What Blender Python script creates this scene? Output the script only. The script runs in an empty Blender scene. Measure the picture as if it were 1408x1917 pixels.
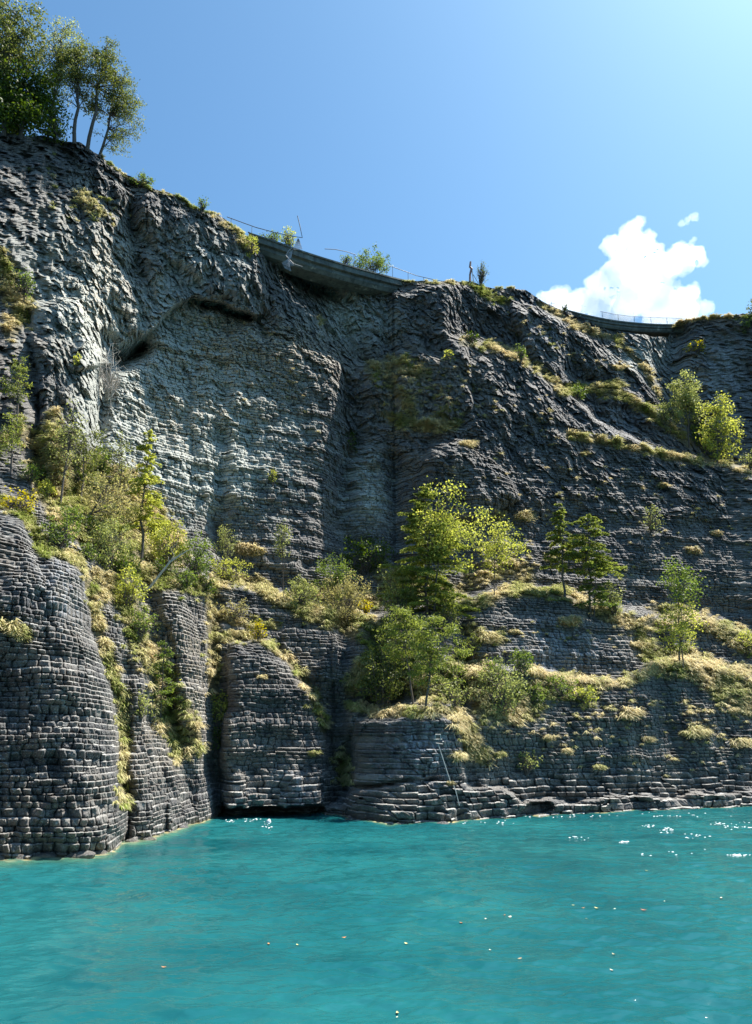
import bpy, math, random
import numpy as np
from mathutils import Vector
R = math.radians
rng = np.random.default_rng(7)
random.seed(7)
S = bpy.context.scene
COL = S.collection

# ------------------------------------------------------------------ camera
H = 4.5
PITCH = R(16.68)
FP = 1440.0
cam_d = bpy.data.cameras.new('camera')
cam_d.sensor_fit = 'VERTICAL'; cam_d.sensor_height = 24.0
cam_d.lens = 24.0 * FP / 1917.0
cam_d.clip_start = 0.1; cam_d.clip_end = 9000
cam = bpy.data.objects.new('camera', cam_d); COL.objects.link(cam)
cam.location = (0, 0, H); cam.rotation_euler = (math.pi / 2 + PITCH, 0, 0)
S.camera = cam

# ------------------------------------------------------------------ light
SUN_EL, SUN_AZ = R(60), R(61)          # azimuth from +Y towards +X
w = bpy.data.worlds.new("World"); S.world = w; w.use_nodes = True
nt = w.node_tree
bg = nt.nodes['Background']; bg.inputs[1].default_value = 0.080
sky = nt.nodes.new('ShaderNodeTexSky'); sky.sky_type = 'NISHITA'; sky.sun_disc = False
sky.sun_elevation = SUN_EL; sky.sun_rotation = SUN_AZ
sky.altitude = 400; sky.air_density = 1.0; sky.dust_density = 1.7; sky.ozone_density = 4.0
tn = nt.nodes.new('ShaderNodeMix'); tn.data_type = 'RGBA'; tn.blend_type = 'MULTIPLY'; tn.inputs[0].default_value = 1; tn.inputs[7].default_value = (.80, 1.14, 1.18, 1)
nt.links.new(sky.outputs[0], tn.inputs[6]); nt.links.new(tn.outputs[2], bg.inputs[0])
sd = bpy.data.lights.new('sun', 'SUN'); sd.energy = 5.0; sd.angle = R(0.5); sd.color = (1.0, 0.95, 0.87)
so = bpy.data.objects.new('sun', sd); COL.objects.link(so)
sdir = Vector((math.sin(SUN_AZ) * math.cos(SUN_EL), math.cos(SUN_AZ) * math.cos(SUN_EL), math.sin(SUN_EL)))
so.rotation_euler = sdir.to_track_quat('Z', 'Y').to_euler()
S.view_settings.view_transform = 'Standard'; S.view_settings.look = 'None'
S.view_settings.exposure = 1.2; S.view_settings.gamma = 1.0
S.render.engine = 'CYCLES'
S.cycles.max_bounces = 8; S.cycles.volume_bounces = 10; S.cycles.transparent_max_bounces = 8
S.cycles.sample_clamp_indirect = 6.0

# ------------------------------------------------------------------ pixel <-> ray
cp, sp = math.cos(PITCH), math.sin(PITCH)
def ray(px, py):
    a = np.asarray(px, float) - 704.0; b = 958.5 - np.asarray(py, float)
    F = FP * cp - b * sp; U = FP * sp + b * cp
    return a / F, U / F
def proj(ta, te):
    # inverse of ray
    f = cp + te * sp; u = te * cp - sp
    return 704.0 + FP * ta / f, 958.5 - FP * u / f

# ------------------------------------------------------------------ noise
def h2(ix, iy, seed=0):
    x = (ix.astype(np.int64) * 374761393 + iy.astype(np.int64) * 668265263 + seed * 1442695041) & 0xffffffff
    x = ((x ^ (x >> 13)) * 1274126177) & 0xffffffff
    x = ((x ^ (x >> 16)) * 2246822519) & 0xffffffff
    return ((x ^ (x >> 15)) & 0xffffff) / float(0x1000000)
def vn(x, y, seed=0):
    ix = np.floor(x); iy = np.floor(y); fx = x - ix; fy = y - iy
    fx = fx * fx * (3 - 2 * fx); fy = fy * fy * (3 - 2 * fy)
    a = h2(ix, iy, seed); b = h2(ix + 1, iy, seed); c = h2(ix, iy + 1, seed); d = h2(ix + 1, iy + 1, seed)
    return (a * (1 - fx) + b * fx) * (1 - fy) + (c * (1 - fx) + d * fx) * fy
def fbm(x, y, o=4, seed=0, g=0.5):
    s = 0; a = 1; t = 0
    for i in range(o):
        s = s + a * vn(x, y, seed + i * 17); t += a; a *= g; x = x * 2.03 + 5.1; y = y * 2.03 + 3.7
    return s / t
def worley(x, y, seed=0):
    ix = np.floor(x); iy = np.floor(y)
    f1 = np.full(x.shape, 9.0); f2 = np.full(x.shape, 9.0); idv = np.zeros(x.shape); ox = np.zeros(x.shape); oy = np.zeros(x.shape)
    for i in (-1, 0, 1):
        for j in (-1, 0, 1):
            cx = ix + i; cy = iy + j
            dx = x - cx - h2(cx, cy, seed); dy = y - cy - h2(cx, cy, seed + 5)
            d = dx * dx + dy * dy
            m = d < f1
            f2 = np.where(m, f1, np.minimum(f2, d))
            ox = np.where(m, dx, ox); oy = np.where(m, dy, oy); idv = np.where(m, h2(cx, cy, seed + 9), idv); f1 = np.where(m, d, f1)
    return np.sqrt(f1), np.sqrt(f2), idv, ox, oy
def facets(x, y, seed=0):
    # nearest of many tilted planes: continuous, with sharp arrises
    ix = np.floor(x); iy = np.floor(y); best = np.full(x.shape, 9.0); idv = np.zeros(x.shape)
    for i in (-1, 0, 1):
        for j in (-1, 0, 1):
            cx = ix + i; cy = iy + j
            dx = x - cx - h2(cx, cy, seed); dy = y - cy - h2(cx, cy, seed + 5)
            p = .55 * h2(cx, cy, seed + 9) + 1.5 * dx * (h2(cx, cy, seed + 11) - .5) + 1.3 * dy * (h2(cx, cy, seed + 12) - .62) + .75 * (dx * dx + dy * dy)
            m = p < best; best = np.where(m, p, best); idv = np.where(m, h2(cx, cy, seed + 14), idv)
    return best, idv
def sstep(t):
    t = np.clip(t, 0, 1); return t * t * (3 - 2 * t)

# ------------------------------------------------------------------ cliff form: setback of the rock face, surveyed along sight lines
CTRL = [(-400,1700,24),(-400,1400,28),(-400,1100,34),(-400,800,44),(-400,400,52),(-400,150,54),
 (0,1750,36.0),(0,1600,36.8),(200,1585,38),(300,1560,42),(395,1530,50),(400,1750,48),(500,1530,54.5),(610,1530,52.5),(740,1543,48.2),(740,1700,47.5),
 (900,1525,51),(1150,1518,56),(1150,1700,55),(1408,1508,61),(1408,1700,60),(1800,1500,68),(1800,1700,66),
 (0,1300,39.6),(0,1000,42),(150,1300,40.5),(150,1080,43.5),(230,1120,48),(330,1120,51.5),(440,1150,58),(560,1150,60),(650,1170,60),(800,1345,51.5),(800,1180,57),
 (330,1350,48.5),(640,1400,56),(500,1350,56),(1000,1160,61),(1200,1180,64),(1408,1220,68),(1800,1150,77),(1000,1300,57),(1200,1300,60.5),(1408,1320,65),
 (0,900,46),(0,700,50),(0,450,54),(0,250,58),(150,900,51),(150,700,57),(150,500,59),(150,280,62),
 (300,1000,57),(300,800,63),(300,650,66),(300,500,66),(300,360,66),(450,1050,62),(450,850,67),(450,650,70),(450,450,69),
 (600,1050,65),(600,850,70),(600,650,73),(600,520,75),(700,1050,67),(700,850,73),(700,650,76),(700,550,78),
 (830,1000,67),(830,800,72),(850,650,76),(850,530,79),(1000,1000,69),(1000,800,74),(1000,650,79),(1000,560,82),
 (1200,1000,72),(1200,850,77),(1200,700,84),(1200,620,88),(1330,700,86),(1330,600,88),(1408,1000,75),(1408,880,79),(1408,700,87),(1408,590,88),
 (1800,900,84),(1800,560,96)]
C = np.array(CTRL, float); Cxy = C[:, :2] / 1000.0
def _phi(r): return np.where(r > 1e-9, r * r * np.log(r + 1e-12), 0)
n = len(C); A = np.zeros((n + 3, n + 3))
A[:n, :n] = _phi(np.linalg.norm(Cxy[:, None] - Cxy[None], axis=2)) + np.eye(n) * 2e-3
A[:n, n] = 1; A[:n, n+1:] = Cxy; A[n, :n] = 1; A[n+1:, :n] = Cxy.T
Wt = np.linalg.solve(A, np.concatenate([C[:, 2], [0, 0, 0]]))
GS = 4.0
gx = np.arange(-560, 2000, GS); gy = np.arange(-120, 1840, GS)
GX, GY = np.meshgrid(gx, gy)
D0 = Wt[n] + Wt[n+1] * GX / 1000 + Wt[n+2] * GY / 1000
for i in range(n):
    D0 += Wt[i] * _phi(np.hypot(GX / 1000 - Cxy[i, 0], GY / 1000 - Cxy[i, 1]))
JX = GX + (fbm(GX / 60, GY / 60, 3, 3) - .5) * 26; JY = GY + (fbm(GX / 60, GY / 60, 3, 4) - .5) * 26
def segdist(X, Y, pts):
    d = np.full(X.shape, 1e9)
    for (x0, y0), (x1, y1) in zip(pts[:-1], pts[1:]):
        vx, vy = x1 - x0, y1 - y0; L = vx * vx + vy * vy + 1e-9
        t = np.clip(((X - x0) * vx + (Y - y0) * vy) / L, 0, 1)
        d = np.minimum(d, np.hypot(X - x0 - t * vx, Y - y0 - t * vy))
    return d
def inside(X, Y, P):
    ins = np.zeros(X.shape, bool); q = P + [P[0]]
    for (x0, y0), (x1, y1) in zip(q[:-1], q[1:]):
        if y0 == y1: continue
        c = ((y0 > Y) != (y1 > Y)) & (X < (x1 - x0) * (Y - y0) / (y1 - y0) + x0)
        ins ^= c
    return ins
def line(pts, amp, wd):
    global D0
    D0 = D0 + amp * np.exp(-(segdist(JX, JY, pts) / wd) ** 2)
def bulge(P, amp, wd):
    global D0
    d = segdist(JX, JY, P + [P[0]]); t = np.where(inside(JX, JY, P), np.clip(d / wd, 0, 1), 0)
    D0 = D0 + amp * np.sqrt(1 - (1 - t) ** 2)
def terrace(pts, amp, band, fade=40, decay=None):
    global D0
    xs = [p[0] for p in pts]; ys = [p[1] for p in pts]
    yl = np.interp(JX, xs, ys)
    m = sstep((JX - xs[0] + fade) / fade) * sstep((xs[-1] + fade - JX) / fade)
    t = sstep((yl - JY) / band)
    if decay: t = t * np.exp(-np.clip(yl - JY - band, 0, 1e9) / decay)
    D0 = D0 + amp * m * t

terrace([(870,1255),(1000,1265),(1100,1277),(1180,1280),(1230,1250),(1300,1243),(1408,1275),(1500,1290)], 2.6, 16, decay=260)
terrace([(420,1100),(480,1118),(560,1140),(650,1165),(700,1160),(870,1130),(950,1115),(1050,1118),(1130,1145),(1220,1165),(1300,1168),(1408,1200),(1500,1220)], 3.2, 22, decay=260)
terrace([(660,1345),(700,1338),(800,1334),(860,1345)], 3.5, 34, decay=200)
terrace([(870,640),(930,652),(1000,692),(1060,742),(1110,790),(1200,835),(1280,858),(1408,890),(1500,900)], 3.2, 18, decay=200)
terrace([(1080,715),(1150,727),(1200,748),(1260,800),(1300,832)], 1.8, 16, decay=120)
terrace([(730,808),(800,800),(850,808)], 1.3, 14, decay=100)
terrace([(690,690),(750,672),(820,680)], 1.2, 14, decay=80)
terrace([(0,610),(40,620),(80,660)], 1.5, 30, decay=120)
terrace([(80,960),(200,1030),(300,1090),(400,1100)], 2.5, 60, decay=200)
terrace([(160,700),(215,690),(270,645),(305,595),(352,558),(400,573),(480,592)], -1.8, 7, fade=30, decay=150)
bulge([(-560,960),(-100,950),(0,948),(40,960),(68,995),(82,1032),(130,1045),(155,1075),(165,1150),(195,1240),(215,1330),(228,1430),(238,1600),(240,1840),(-560,1840)], -3.4, 85)
bulge([(215,1120),(235,1130),(262,1250),(278,1350),(305,1460),(335,1570),(335,1700),(236,1700),(240,1400),(215,1230)], -.8, 22)
bulge([(300,1100),(350,1112),(375,1200),(385,1350),(395,1450),(402,1540),(402,1700),(330,1700),(300,1440),(335,1390),(325,1200),(285,1130)], -1.3, 34)
line([(68,1000),(85,1100),(60,1150)], .5, 10)
line([(222,1100),(238,1250),(238,1400),(233,1600)], .9, 13)
line([(265,1090),(292,1200),(318,1330),(345,1440),(350,1500)], 1.2, 20)
line([(398,1120),(403,1250),(405,1400),(408,1530)], 1.3, 12)
bulge([(412,1530),(416,1350),(421,1230),(440,1200),(490,1195),(540,1235),(580,1290),(610,1350),(617,1420),(604,1480),(612,1530),(612,1660),(412,1660)], -3.6, 50)
line([(645,1180),(628,1300),(640,1400),(628,1530)], 2.2, 17)
bulge([(628,1450),(618,1200),(640,1170),(695,1175),(702,1240),(692,1350),(660,1410)], -1.6, 22)
bulge([(655,1470),(665,1352),(700,1343),(800,1337),(852,1342),(870,1380),(872,1470)], -1.6, 16)
line([(700,1290),(655,1400),(642,1500)], 1.6, 12)
bulge([(615,1660),(612,1520),(650,1480),(740,1470),(830,1466),(940,1472),(975,1500),(1200,1492),(1500,1470),(1950,1470),(1950,1660)], -1.5, 9)
bulge([(408,1513),(500,1509),(609,1513),(612,1640),(408,1640)], 3.8, 5)
bulge([(965,1514),(985,1504),(1025,1506),(1040,1517),(1000,1540),(960,1540)], 1.4, 6)
bulge([(60,560),(150,560),(188,640),(192,760),(160,860),(100,940),(70,800)], -2.4, 34)
line([(205,640),(195,760),(185,850)], 1.6, 20)
line([(225,672),(248,660),(268,650)], 6.0, 15)
line([(380,575),(430,588),(462,590)], 1.6, 9)
bulge([(400,640),(470,600),(560,620),(640,660),(650,800),(620,1000),(560,1080),(450,1060),(360,900),(360,720)], -1.3, 90)
bulge([(200,330),(290,355),(330,360),(470,450),(500,480),(470,560),(400,560),(330,500),(260,430)], -.8, 44)
line([(245,340),(240,430),(262,520)], 1.3, 16)
line([(560,510),(605,570),(650,650),(668,760),(645,900),(632,1000),(680,1060)], 2.0, 30)
line([(730,860),(735,960),(735,1040)], 1.8, 18)
bulge([(722,548),(800,535),(900,545),(880,640),(885,760),(860,800),(740,800),(733,700)], -1.3, 34)
bulge([(770,900),(800,830),(870,815),(940,870),(975,940),(900,980),(800,970)], -2.4, 46)
line([(1262,620),(1252,700),(1290,780),(1330,850)], 3.2, 24)
bulge([(950,560),(1040,595),(1120,640),(1200,700),(1240,760),(1200,742),(1100,704),(1040,722),(1000,680),(960,620)], -1.8, 30)
bulge([(1110,740),(1180,755),(1250,815),(1180,815),(1120,790)], 1.0, 20)
line([(1235,1170),(1240,1250),(1250,1400)], 1.0, 22)
line([(600,540),(640,560)], 1.5, 20)
D0 = D0 + (fbm(GX / 90, GY / 90, 4, 11) - .5) * 1.8 + (fbm(GX / 26, GY / 34, 3, 13) - .5) * 1.1
# horizontal benches that weather out of the beds
def depth(px, py):
    fx = np.clip((px - gx[0]) / GS, 0, len(gx) - 1.001); fy = np.clip((py - gy[0]) / GS, 0, len(gy) - 1.001)
    ix = fx.astype(int); iy = fy.astype(int); u = fx - ix; v = fy - iy
    return (D0[iy, ix] * (1 - u) + D0[iy, ix + 1] * u) * (1 - v) + (D0[iy + 1, ix] * (1 - u) + D0[iy + 1, ix + 1] * u) * v

SKY = [(-560,120),(-400,150),(-100,215),(0,250),(60,254),(100,258),(150,270),(190,290),(240,330),(290,353),(330,360),(360,385),(410,405),(440,430),(480,456),
 (500,478),(550,505),(620,530),(700,548),(733,552),(738,530),(760,524),(800,527),(870,528),(930,540),(960,535),(1000,555),(1060,582),(1120,604),(1160,622),(1250,632),
 (1268,602),(1330,590),(1380,588),(1408,592),(1500,560),(2000,480)]
NC, NR = 1850, 1450
pxc = np.concatenate([np.linspace(-480, -20, 60), np.linspace(-18, 1426, NC - 120), np.linspace(1436, 1900, 60)])
taC, _ = ray(pxc, 1390.0)
# the skyline of each vertical column
sx = np.array([p[0] for p in SKY], float); sy = np.array([p[1] for p in SKY], float)
sta, ste = ray(sx, sy)
te_top = np.interp(taC, sta, ste) + (fbm(taC * 40, taC * 0, 4, 21) - .5) * .014
te_bot = -0.19
v = np.linspace(0, 1, NR)
TE = te_bot + (te_top[None] - te_bot) * v[:, None]
TA = np.broadcast_to(taC[None], TE.shape)
PX, PY = proj(TA, TE)
Y0 = depth(PX, PY)
Z0 = H + Y0 * TE; X0 = Y0 * TA
# smooth slope dY/dZ
dY = np.gradient(Y0, axis=0); dZ = np.gradient(Z0, axis=0)
slope = np.clip(dY / np.where(np.abs(dZ) < 1e-4, 1e-4, dZ), 0.1, 1.6)
k = 9
slope = np.apply_along_axis(lambda a: np.convolve(np.pad(a, k // 2, 'edge'), np.ones(k) / k, 'valid'), 0, slope)
SC = X0 * 0.8 + Y0 * 0.55                      # distance along the face
wz = (fbm(SC / 9, Z0 / 9, 3, 31) - .5)
def blocks(s, z, h, wdt, seed, warp):
    zz = z / h + 1.1 * (vn(z / (2.3 * h), z * 0, seed + 8) - .5) + warp * (fbm(s / (6 * h), z / (4 * h), 3, seed + 1) - .5) * 2
    _, _, cid, _, _ = worley(s / (5.5 * h) + 3, z / (9 * h), seed + 40); zz = zz + (cid - .5) * .85
    row = np.floor(zz); f = zz - row
    rs = h2(row, row * 0, seed + 2)
    ss = s / (wdt * (0.8 + .5 * rs)) + rs * 37 + .35 * (vn(s / (2 * h), z / h * .7, seed + 3) - .5)
    c = np.floor(ss); g = ss - c
    r = h2(c, row, seed + 4); r2 = h2(c, row, seed + 5); r3 = h2(c, row, seed + 6)
    # some joints are missing, some beds are thin
    eg = np.minimum(g, 1 - g) * wdt; ef = np.minimum(f, 1 - f) * h
    return f, g, r, r2, r3, eg, ef, row, rs
def region(P, wd, inner=1.0):
    d = segdist(PX, PY, P + [P[0]]); s_ = np.where(inside(PX, PY, P), d, -d)
    return sstep(s_ / wd + .5) * inner
lowleft = region([(-560,930),(80,930),(170,1060),(400,1090),(405,1600),(405,1900),(-560,1900)], 40)
# craggy upper rock versus clean beds below
crag = sstep((1010 - PY + (fbm(PX / 80, PY / 80, 3, 41) - .5) * 260) / 300)
crag = crag * (1 - lowleft)
scar = region([(200,720),(260,640),(350,570),(480,600),(640,640),(650,900),(600,1060),(400,1060),(330,960),(260,860)], 90)
crag = np.clip(crag - .78 * scar, 0, 1)
hh = np.where(Y0 > 0, 1, 1)
disp = np.zeros_like(Y0); var = np.zeros_like(Y0)
bed = 1 - .7 * crag
# two block sizes; small beds near, thicker beds higher up
def strata(h, wdt, seed, warp, prot, amp, side=.06, smin=.45):
    f, g, r, r2, r3, eg, ef, row, rs = blocks(SC, Z0, h, wdt, seed, warp)
    T = np.where(f < .80, -.40 * f, -.32 + 1.32 * sstep((f - .80) / .20))
    st = np.clip(slope, smin, 1.25) * h * (T - f) + side * (np.where(g < .80, .4 - g, -.40 + .8 * sstep((g - .80) / .20)) * (.5 + r3))
    d = st + prot * 1.5 * (r - .5) ** 3 * 4 + prot * .6 * (rs - .5) + (g - .5) * (r2 - .5) * wdt * .55 + (f - .5) * (r3 - .5) * h * .5
    d += (.25 * prot + .10) * np.exp(-(eg / (.09 * h)) ** 2) * (r2 > .3)
    d += .13 * np.exp(-(f * h / (.10 * h)) ** 2)
    jn = np.maximum(sstep((f - .78) / .12) * (rs > .25), np.exp(-(eg / (.10 * h)) ** 2) * (r2 > .3) * .8)  # pale mask: bed tops coloured as if sunlit, plus vertical joints
    return d * amp, r, rs, jn
# nearest bluff: big regular blocks
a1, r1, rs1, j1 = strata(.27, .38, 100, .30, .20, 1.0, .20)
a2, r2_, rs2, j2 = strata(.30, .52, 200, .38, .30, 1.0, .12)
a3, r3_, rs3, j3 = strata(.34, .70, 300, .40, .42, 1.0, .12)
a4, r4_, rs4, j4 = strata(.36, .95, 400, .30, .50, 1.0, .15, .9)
wft = sstep((2.9 - Z0) / .7)[...] * (1 - lowleft)
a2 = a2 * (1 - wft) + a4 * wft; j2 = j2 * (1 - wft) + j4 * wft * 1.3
wup = sstep((1080 - PY) / 160) * (1 - lowleft)
lower = lowleft * a1 + (1 - lowleft) * a2
disp = (lower * (1 - wup) + a3 * wup * .9) * (1 - .8 * crag)
var = (lowleft * r1 + (1 - lowleft) * r2_) * (1 - wup) + r3_ * wup
joint_lit_tread = ((lowleft * j1 * 1.25 + (1 - lowleft) * j2 * (.75 + .9 * np.exp(-np.clip(Z0, 0, 99) / 1.6))) * (1 - wup) + j3 * wup * .75) * (1 - crag)
# bands of beds that stand proud or weather back
bandn = (vn(Z0 / .7, SC / 12, 55) - .5) * .50 + (vn(Z0 / 2.6, SC / 20, 56) - .5) * .6
disp += bandn * (1 - crag * .6)
# crags: faceted lumps with a steep grain
ang = .55 * sstep((900 - PX) / 900)
u1 = SC * math.cos(.35) + Z0 * math.sin(.35); v1 = -SC * math.sin(.35) + Z0 * math.cos(.35)
wx = (fbm(SC / 3, Z0 / 3, 2, 61) - .5) * .7
cr = np.zeros_like(Y0)
for (sc_, asp, amp, seed) in ((4.2, 1.5, .60, 71), (1.5, 2.0, .62, 72), (.62, 2.0, .58, 73), (.34, 1.5, .46, 74)):
    if sc_ > 1.0:
        fc, idv = facets(u1 / sc_ + wx, v1 / (sc_ * asp) + wx, seed); cr += amp * 1.9 * (fc - .3)
    else:
        F1, F2, idv, ox, oy = worley(u1 / sc_ + wx, v1 / (sc_ * asp) + wx, seed)
        tx = h2(np.floor(idv * 9999), np.floor(idv * 777), 3) - .5; tz = h2(np.floor(idv * 5555), np.floor(idv * 333), 4) - .35
        cr += amp * ((idv - .5) * .75 + 2.0 * ox * tx + 1.6 * oy * tz)
    if sc_ < 2: var = var * (1 - .5 * crag) + .5 * crag * idv
cw = np.clip(crag + .22 * wup + .16, 0, 1)
disp += cr * cw * .8
disp += (fbm(SC * 2.6, Z0 * 2.6, 4, 81, .68) - .5) * .30 * (.5 + crag)
# soil, where plants hold on
GRASS = [  # (polyline, spread px, tufts, colour 0 straw .. 1 green, size m)
 ([(0,942),(40,955),(72,1005),(84,1030),(130,1043),(163,1070)], 10, 420, .55, .5),
 ([(165,1080),(185,1180),(212,1260),(232,1350),(232,1440),(232,1510)], 11, 620, .45, .55),
 ([(0,1165),(25,1175),(45,1195)], 12, 110, .1, .55),
 ([(180,1080),(240,1130),(262,1190),(300,1260),(312,1340),(345,1400)], 24, 760, .35, .55),
 ([(345,1320),(366,1350),(370,1410)], 12, 110, .2, .5),
 ([(330,1400),(332,1440)], 8, 50, .5, .45),
 ([(395,1090),(450,1082),(520,1120),(600,1150),(700,1162)], 12, 640, .25, .6),
 ([(410,1150),(440,1165),(520,1172)], 10, 120, .25, .45),
 ([(408,1192),(480,1190),(540,1232),(580,1288),(604,1345),(606,1365)], 10, 520, .2, .55),
 ([(560,1140),(640,1160),(660,1180)], 22, 260, .2, .5),
 ([(650,1320),(720,1335),(800,1333),(858,1338)], 10, 360, .2, .6),
 ([(860,1340),(880,1390),(905,1420)], 16, 260, .1, .65),
 ([(640,1420),(650,1460)], 16, 120, .35, .6),
 ([(900,1330),(960,1340),(985,1310)], 24, 200, .15, .55),
 ([(868,1140),(950,1108),(1050,1112),(1128,1143)], 12, 620, .3, .6),
 ([(880,1080),(960,1060),(985,1080)], 22, 160, .1, .5),
 ([(1130,1150),(1200,1172),(1280,1160),(1340,1180),(1408,1215)], 16, 420, .15, .6),
 ([(1380,1190),(1408,1215)], 14, 80, .6, .5),
 ([(985,1256),(1050,1268),(1100,1277),(1180,1280),(1230,1247),(1320,1243),(1408,1288)], 10, 700, .15, .6),
 ([(1230,1240),(1320,1260),(1400,1300)], 26, 260, .15, .5),
 ([(880,1240),(960,1300),(1000,1330)], 26, 240, .25, .5),
 ([(865,640),(940,652),(1010,694),(1060,738)], 9, 420, .12, .6),
 ([(1066,815),(1150,830),(1250,855),(1350,866),(1408,885)], 9, 420, .15, .65),
 ([(1060,730),(1110,727),(1180,748),(1250,800),(1290,830)], 10, 380, .35, .65),
 ([(690,690),(720,680),(760,672)], 12, 90, .15, .6),
 ([(735,790),(790,800),(850,800)], 12, 150, .15, .6),
 ([(730,720),(760,745),(770,770)], 14, 80, .1, .6),
 ([(1010,568),(1060,600),(1110,625),(1150,632),(1200,680),(1235,740)], 8, 150, .2, .6),
 ([(190,292),(240,333),(290,357),(340,368),(410,408),(470,448)], 4, 150, .6, .38),
 ([(745,524),(800,529),(870,530),(935,541),(960,537)], 4, 130, .5, .42),
 ([(890,540),(920,560),(950,565)], 8, 90, .45, .6),
 ([(1262,610),(1300,596),(1360,592),(1408,594)], 5, 130, .25, .6),
 ([(0,480),(20,540),(50,580),(20,620)], 18, 240, .3, .55),
 ([(0,830),(40,800),(70,830)], 16, 140, .15, .6),
 ([(70,880),(110,960),(160,1000),(230,1040)], 26, 520, .3, .6),
 ([(100,780),(110,860),(120,930)], 20, 200, .15, .6),
 ([(240,900),(280,960),(330,1010)], 26, 260, .1, .6),
 ([(230,1060),(320,1090),(400,1100)], 20, 320, .5, .55),
 ([(395,1120),(400,1190),(400,1300)], 14, 160, .25, .5),
 ([(445,1025),(490,1035)], 8, 110, .05, .55),
 ([(150,370),(190,400)], 14, 60, .25, .55),
 ([(600,590),(608,620)], 7, 50, .4, .6),
 ([(400,410),(440,430),(470,470)], 9, 60, .3, .55),
 ([(1080,1400),(1408,1400)], 60, 60, .15, .4),
 ([(870,1180),(940,1200)], 12, 80, .2, .5),
 ([(1230,1140),(1300,1152),(1408,1195)], 14, 260, .2, .55),
 ([(1240,1240),(1310,1232),(1408,1262)], 12, 240, .2, .6),
 ([(720,775),(770,795),(855,792)], 10, 160, .1, .65),
 ([(700,705),(740,690),(800,700)], 14, 110, .12, .55),
 ([(470,1090),(520,1125),(590,1150),(680,1165)], 14, 360, .3, .6),
 ([(960,1395),(1408,1350)], 46, 45, .15, .35),
 ([(890,900),(1408,960)], 60, 50, .2, .4),
 ([(860,740),(1000,780),(1060,860)], 40, 66, .1, .42), ([(1100,880),(1250,930),(1408,1010)], 30, 66, .1, .42),
 ([(700,720),(760,700),(850,740)], 30, 66, .08, .6), ([(740,770),(800,780),(850,770)], 22, 66, .08, .6),
 ([(900,1190),(1000,1190),(1200,1190)], 22, 60, .15, .4), ([(880,1010),(1000,1040),(1180,1080)], 22, 60, .2, .45),
 ([(900,1350),(1000,1370),(1150,1330)], 26, 60, .1, .45), ([(1180,1310),(1300,1330),(1408,1320)], 16, 60, .1, .45),
 ([(400,640),(520,720),(600,800)], 60, 40, .2, .35), ([(950,580),(1050,650),(1150,700)], 24, 60, .15, .45),
 ([(60,300),(120,380),(220,400)], 40, 50, .4, .45),

 ([(90,860),(150,930),(200,980),(300,1050)], 40, 900, .4, .6),
 ([(180,880),(250,960),(330,1040)], 34, 500, .2, .6),
 ([(700,1185),(750,1240),(800,1290),(860,1260)], 36, 800, .5, .6),
 ([(660,1290),(700,1230)], 20, 200, .45, .6),
 ([(880,1270),(940,1300),(1000,1300)], 26, 400, .3, .55),
 ([(1000,1285),(1060,1300),(1110,1300)], 16, 250, .45, .5),
 ([(720,1080),(780,1110),(860,1110)], 22, 300, .4, .55),
 ([(1200,1200),(1240,1240),(1290,1220)], 18, 240, .35, .6),
 ([(560,1110),(640,1120),(700,1120)], 20, 350, .35, .6),
 ([(740,700),(800,740),(850,700),(830,780)], 46, 69, .12, .4),
 ([(1000,950),(1200,1000),(1330,1060)], 60, 40, .1, .35),
 ([(1290,1240),(1340,1290),(1408,1330)], 22, 300, .15, .55),

]
soil = np.zeros_like(Y0)
for pts, wd, cnt, gcol, sz in GRASS:
    if cnt < 70: continue
    xs = [p[0] for p in pts]; ys = [p[1] for p in pts]; mg = wd * 3
    m = (PX > min(xs) - mg) & (PX < max(xs) + mg) & (PY > min(ys) - mg) & (PY < max(ys) + mg)
    d = segdist(PX[m], PY[m], pts)
    soil[m] = np.maximum(soil[m], np.exp(-(d / (wd * 1.15)) ** 2))
disp *= (1 - .55 * np.clip(soil, 0, 1))
Y1 = Y0 + disp
XX = Y1 * TA; ZZ = H + Y1 * TE
FIN = np.stack([XX, Y1, ZZ], -1)
# colour attributes of the rock itself (fresh pale rock in the scar, dark weathered crust elsewhere)
def blob(cx, cy, rx, ry): return np.exp(-(((PX - cx) / rx) ** 2 + ((PY - cy) / ry) ** 2))
pale = (.8 * blob(330, 720, 150, 170) + .5 * blob(420, 850, 150, 130) + .42 * blob(130, 560, 110, 90) + .22 * blob(60, 430, 200, 120) + .25 * blob(380, 470, 160, 90)
        + .5 * blob(665, 600, 90, 60) + .45 * blob(690, 930, 50, 90) + .4 * blob(1200, 660, 60, 40) + .05 * blob(560, 720, 120, 120) + .2 * blob(180,720,60,160)+ .25*blob(1300,700,110,80))
pale = 1.35 * pale * (.65 + .7 * fbm(PX / 50, PY / 50, 3, 91)) + .22 * (fbm(SC / 3, Z0 / 5, 4, 92) - .45)
streak = (.9 * blob(790, 1400, 60, 60) + .8 * blob(1050, 1210, 90, 50) + .6 * blob(110, 1100, 50, 90) + .6 * blob(560, 1480, 60, 50) + .5 * blob(1160, 780, 50, 40)
          + .5 * blob(1340, 720, 60, 70) + .5 * blob(1020, 620, 60, 60) + .4 * blob(430, 1490, 40, 40))
warm = (.9 * blob(420, 660, 90, 50) + .6 * blob(380, 760, 120, 80) + .5 * blob(560, 660, 100, 80) + .5 * blob(200, 520, 100, 120) + .4 * blob(780,740,100,80) + .4*blob(330,1300,80,150)) * 1.7 * (.4 + fbm(PX / 30, PY / 30, 3, 93))

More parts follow.
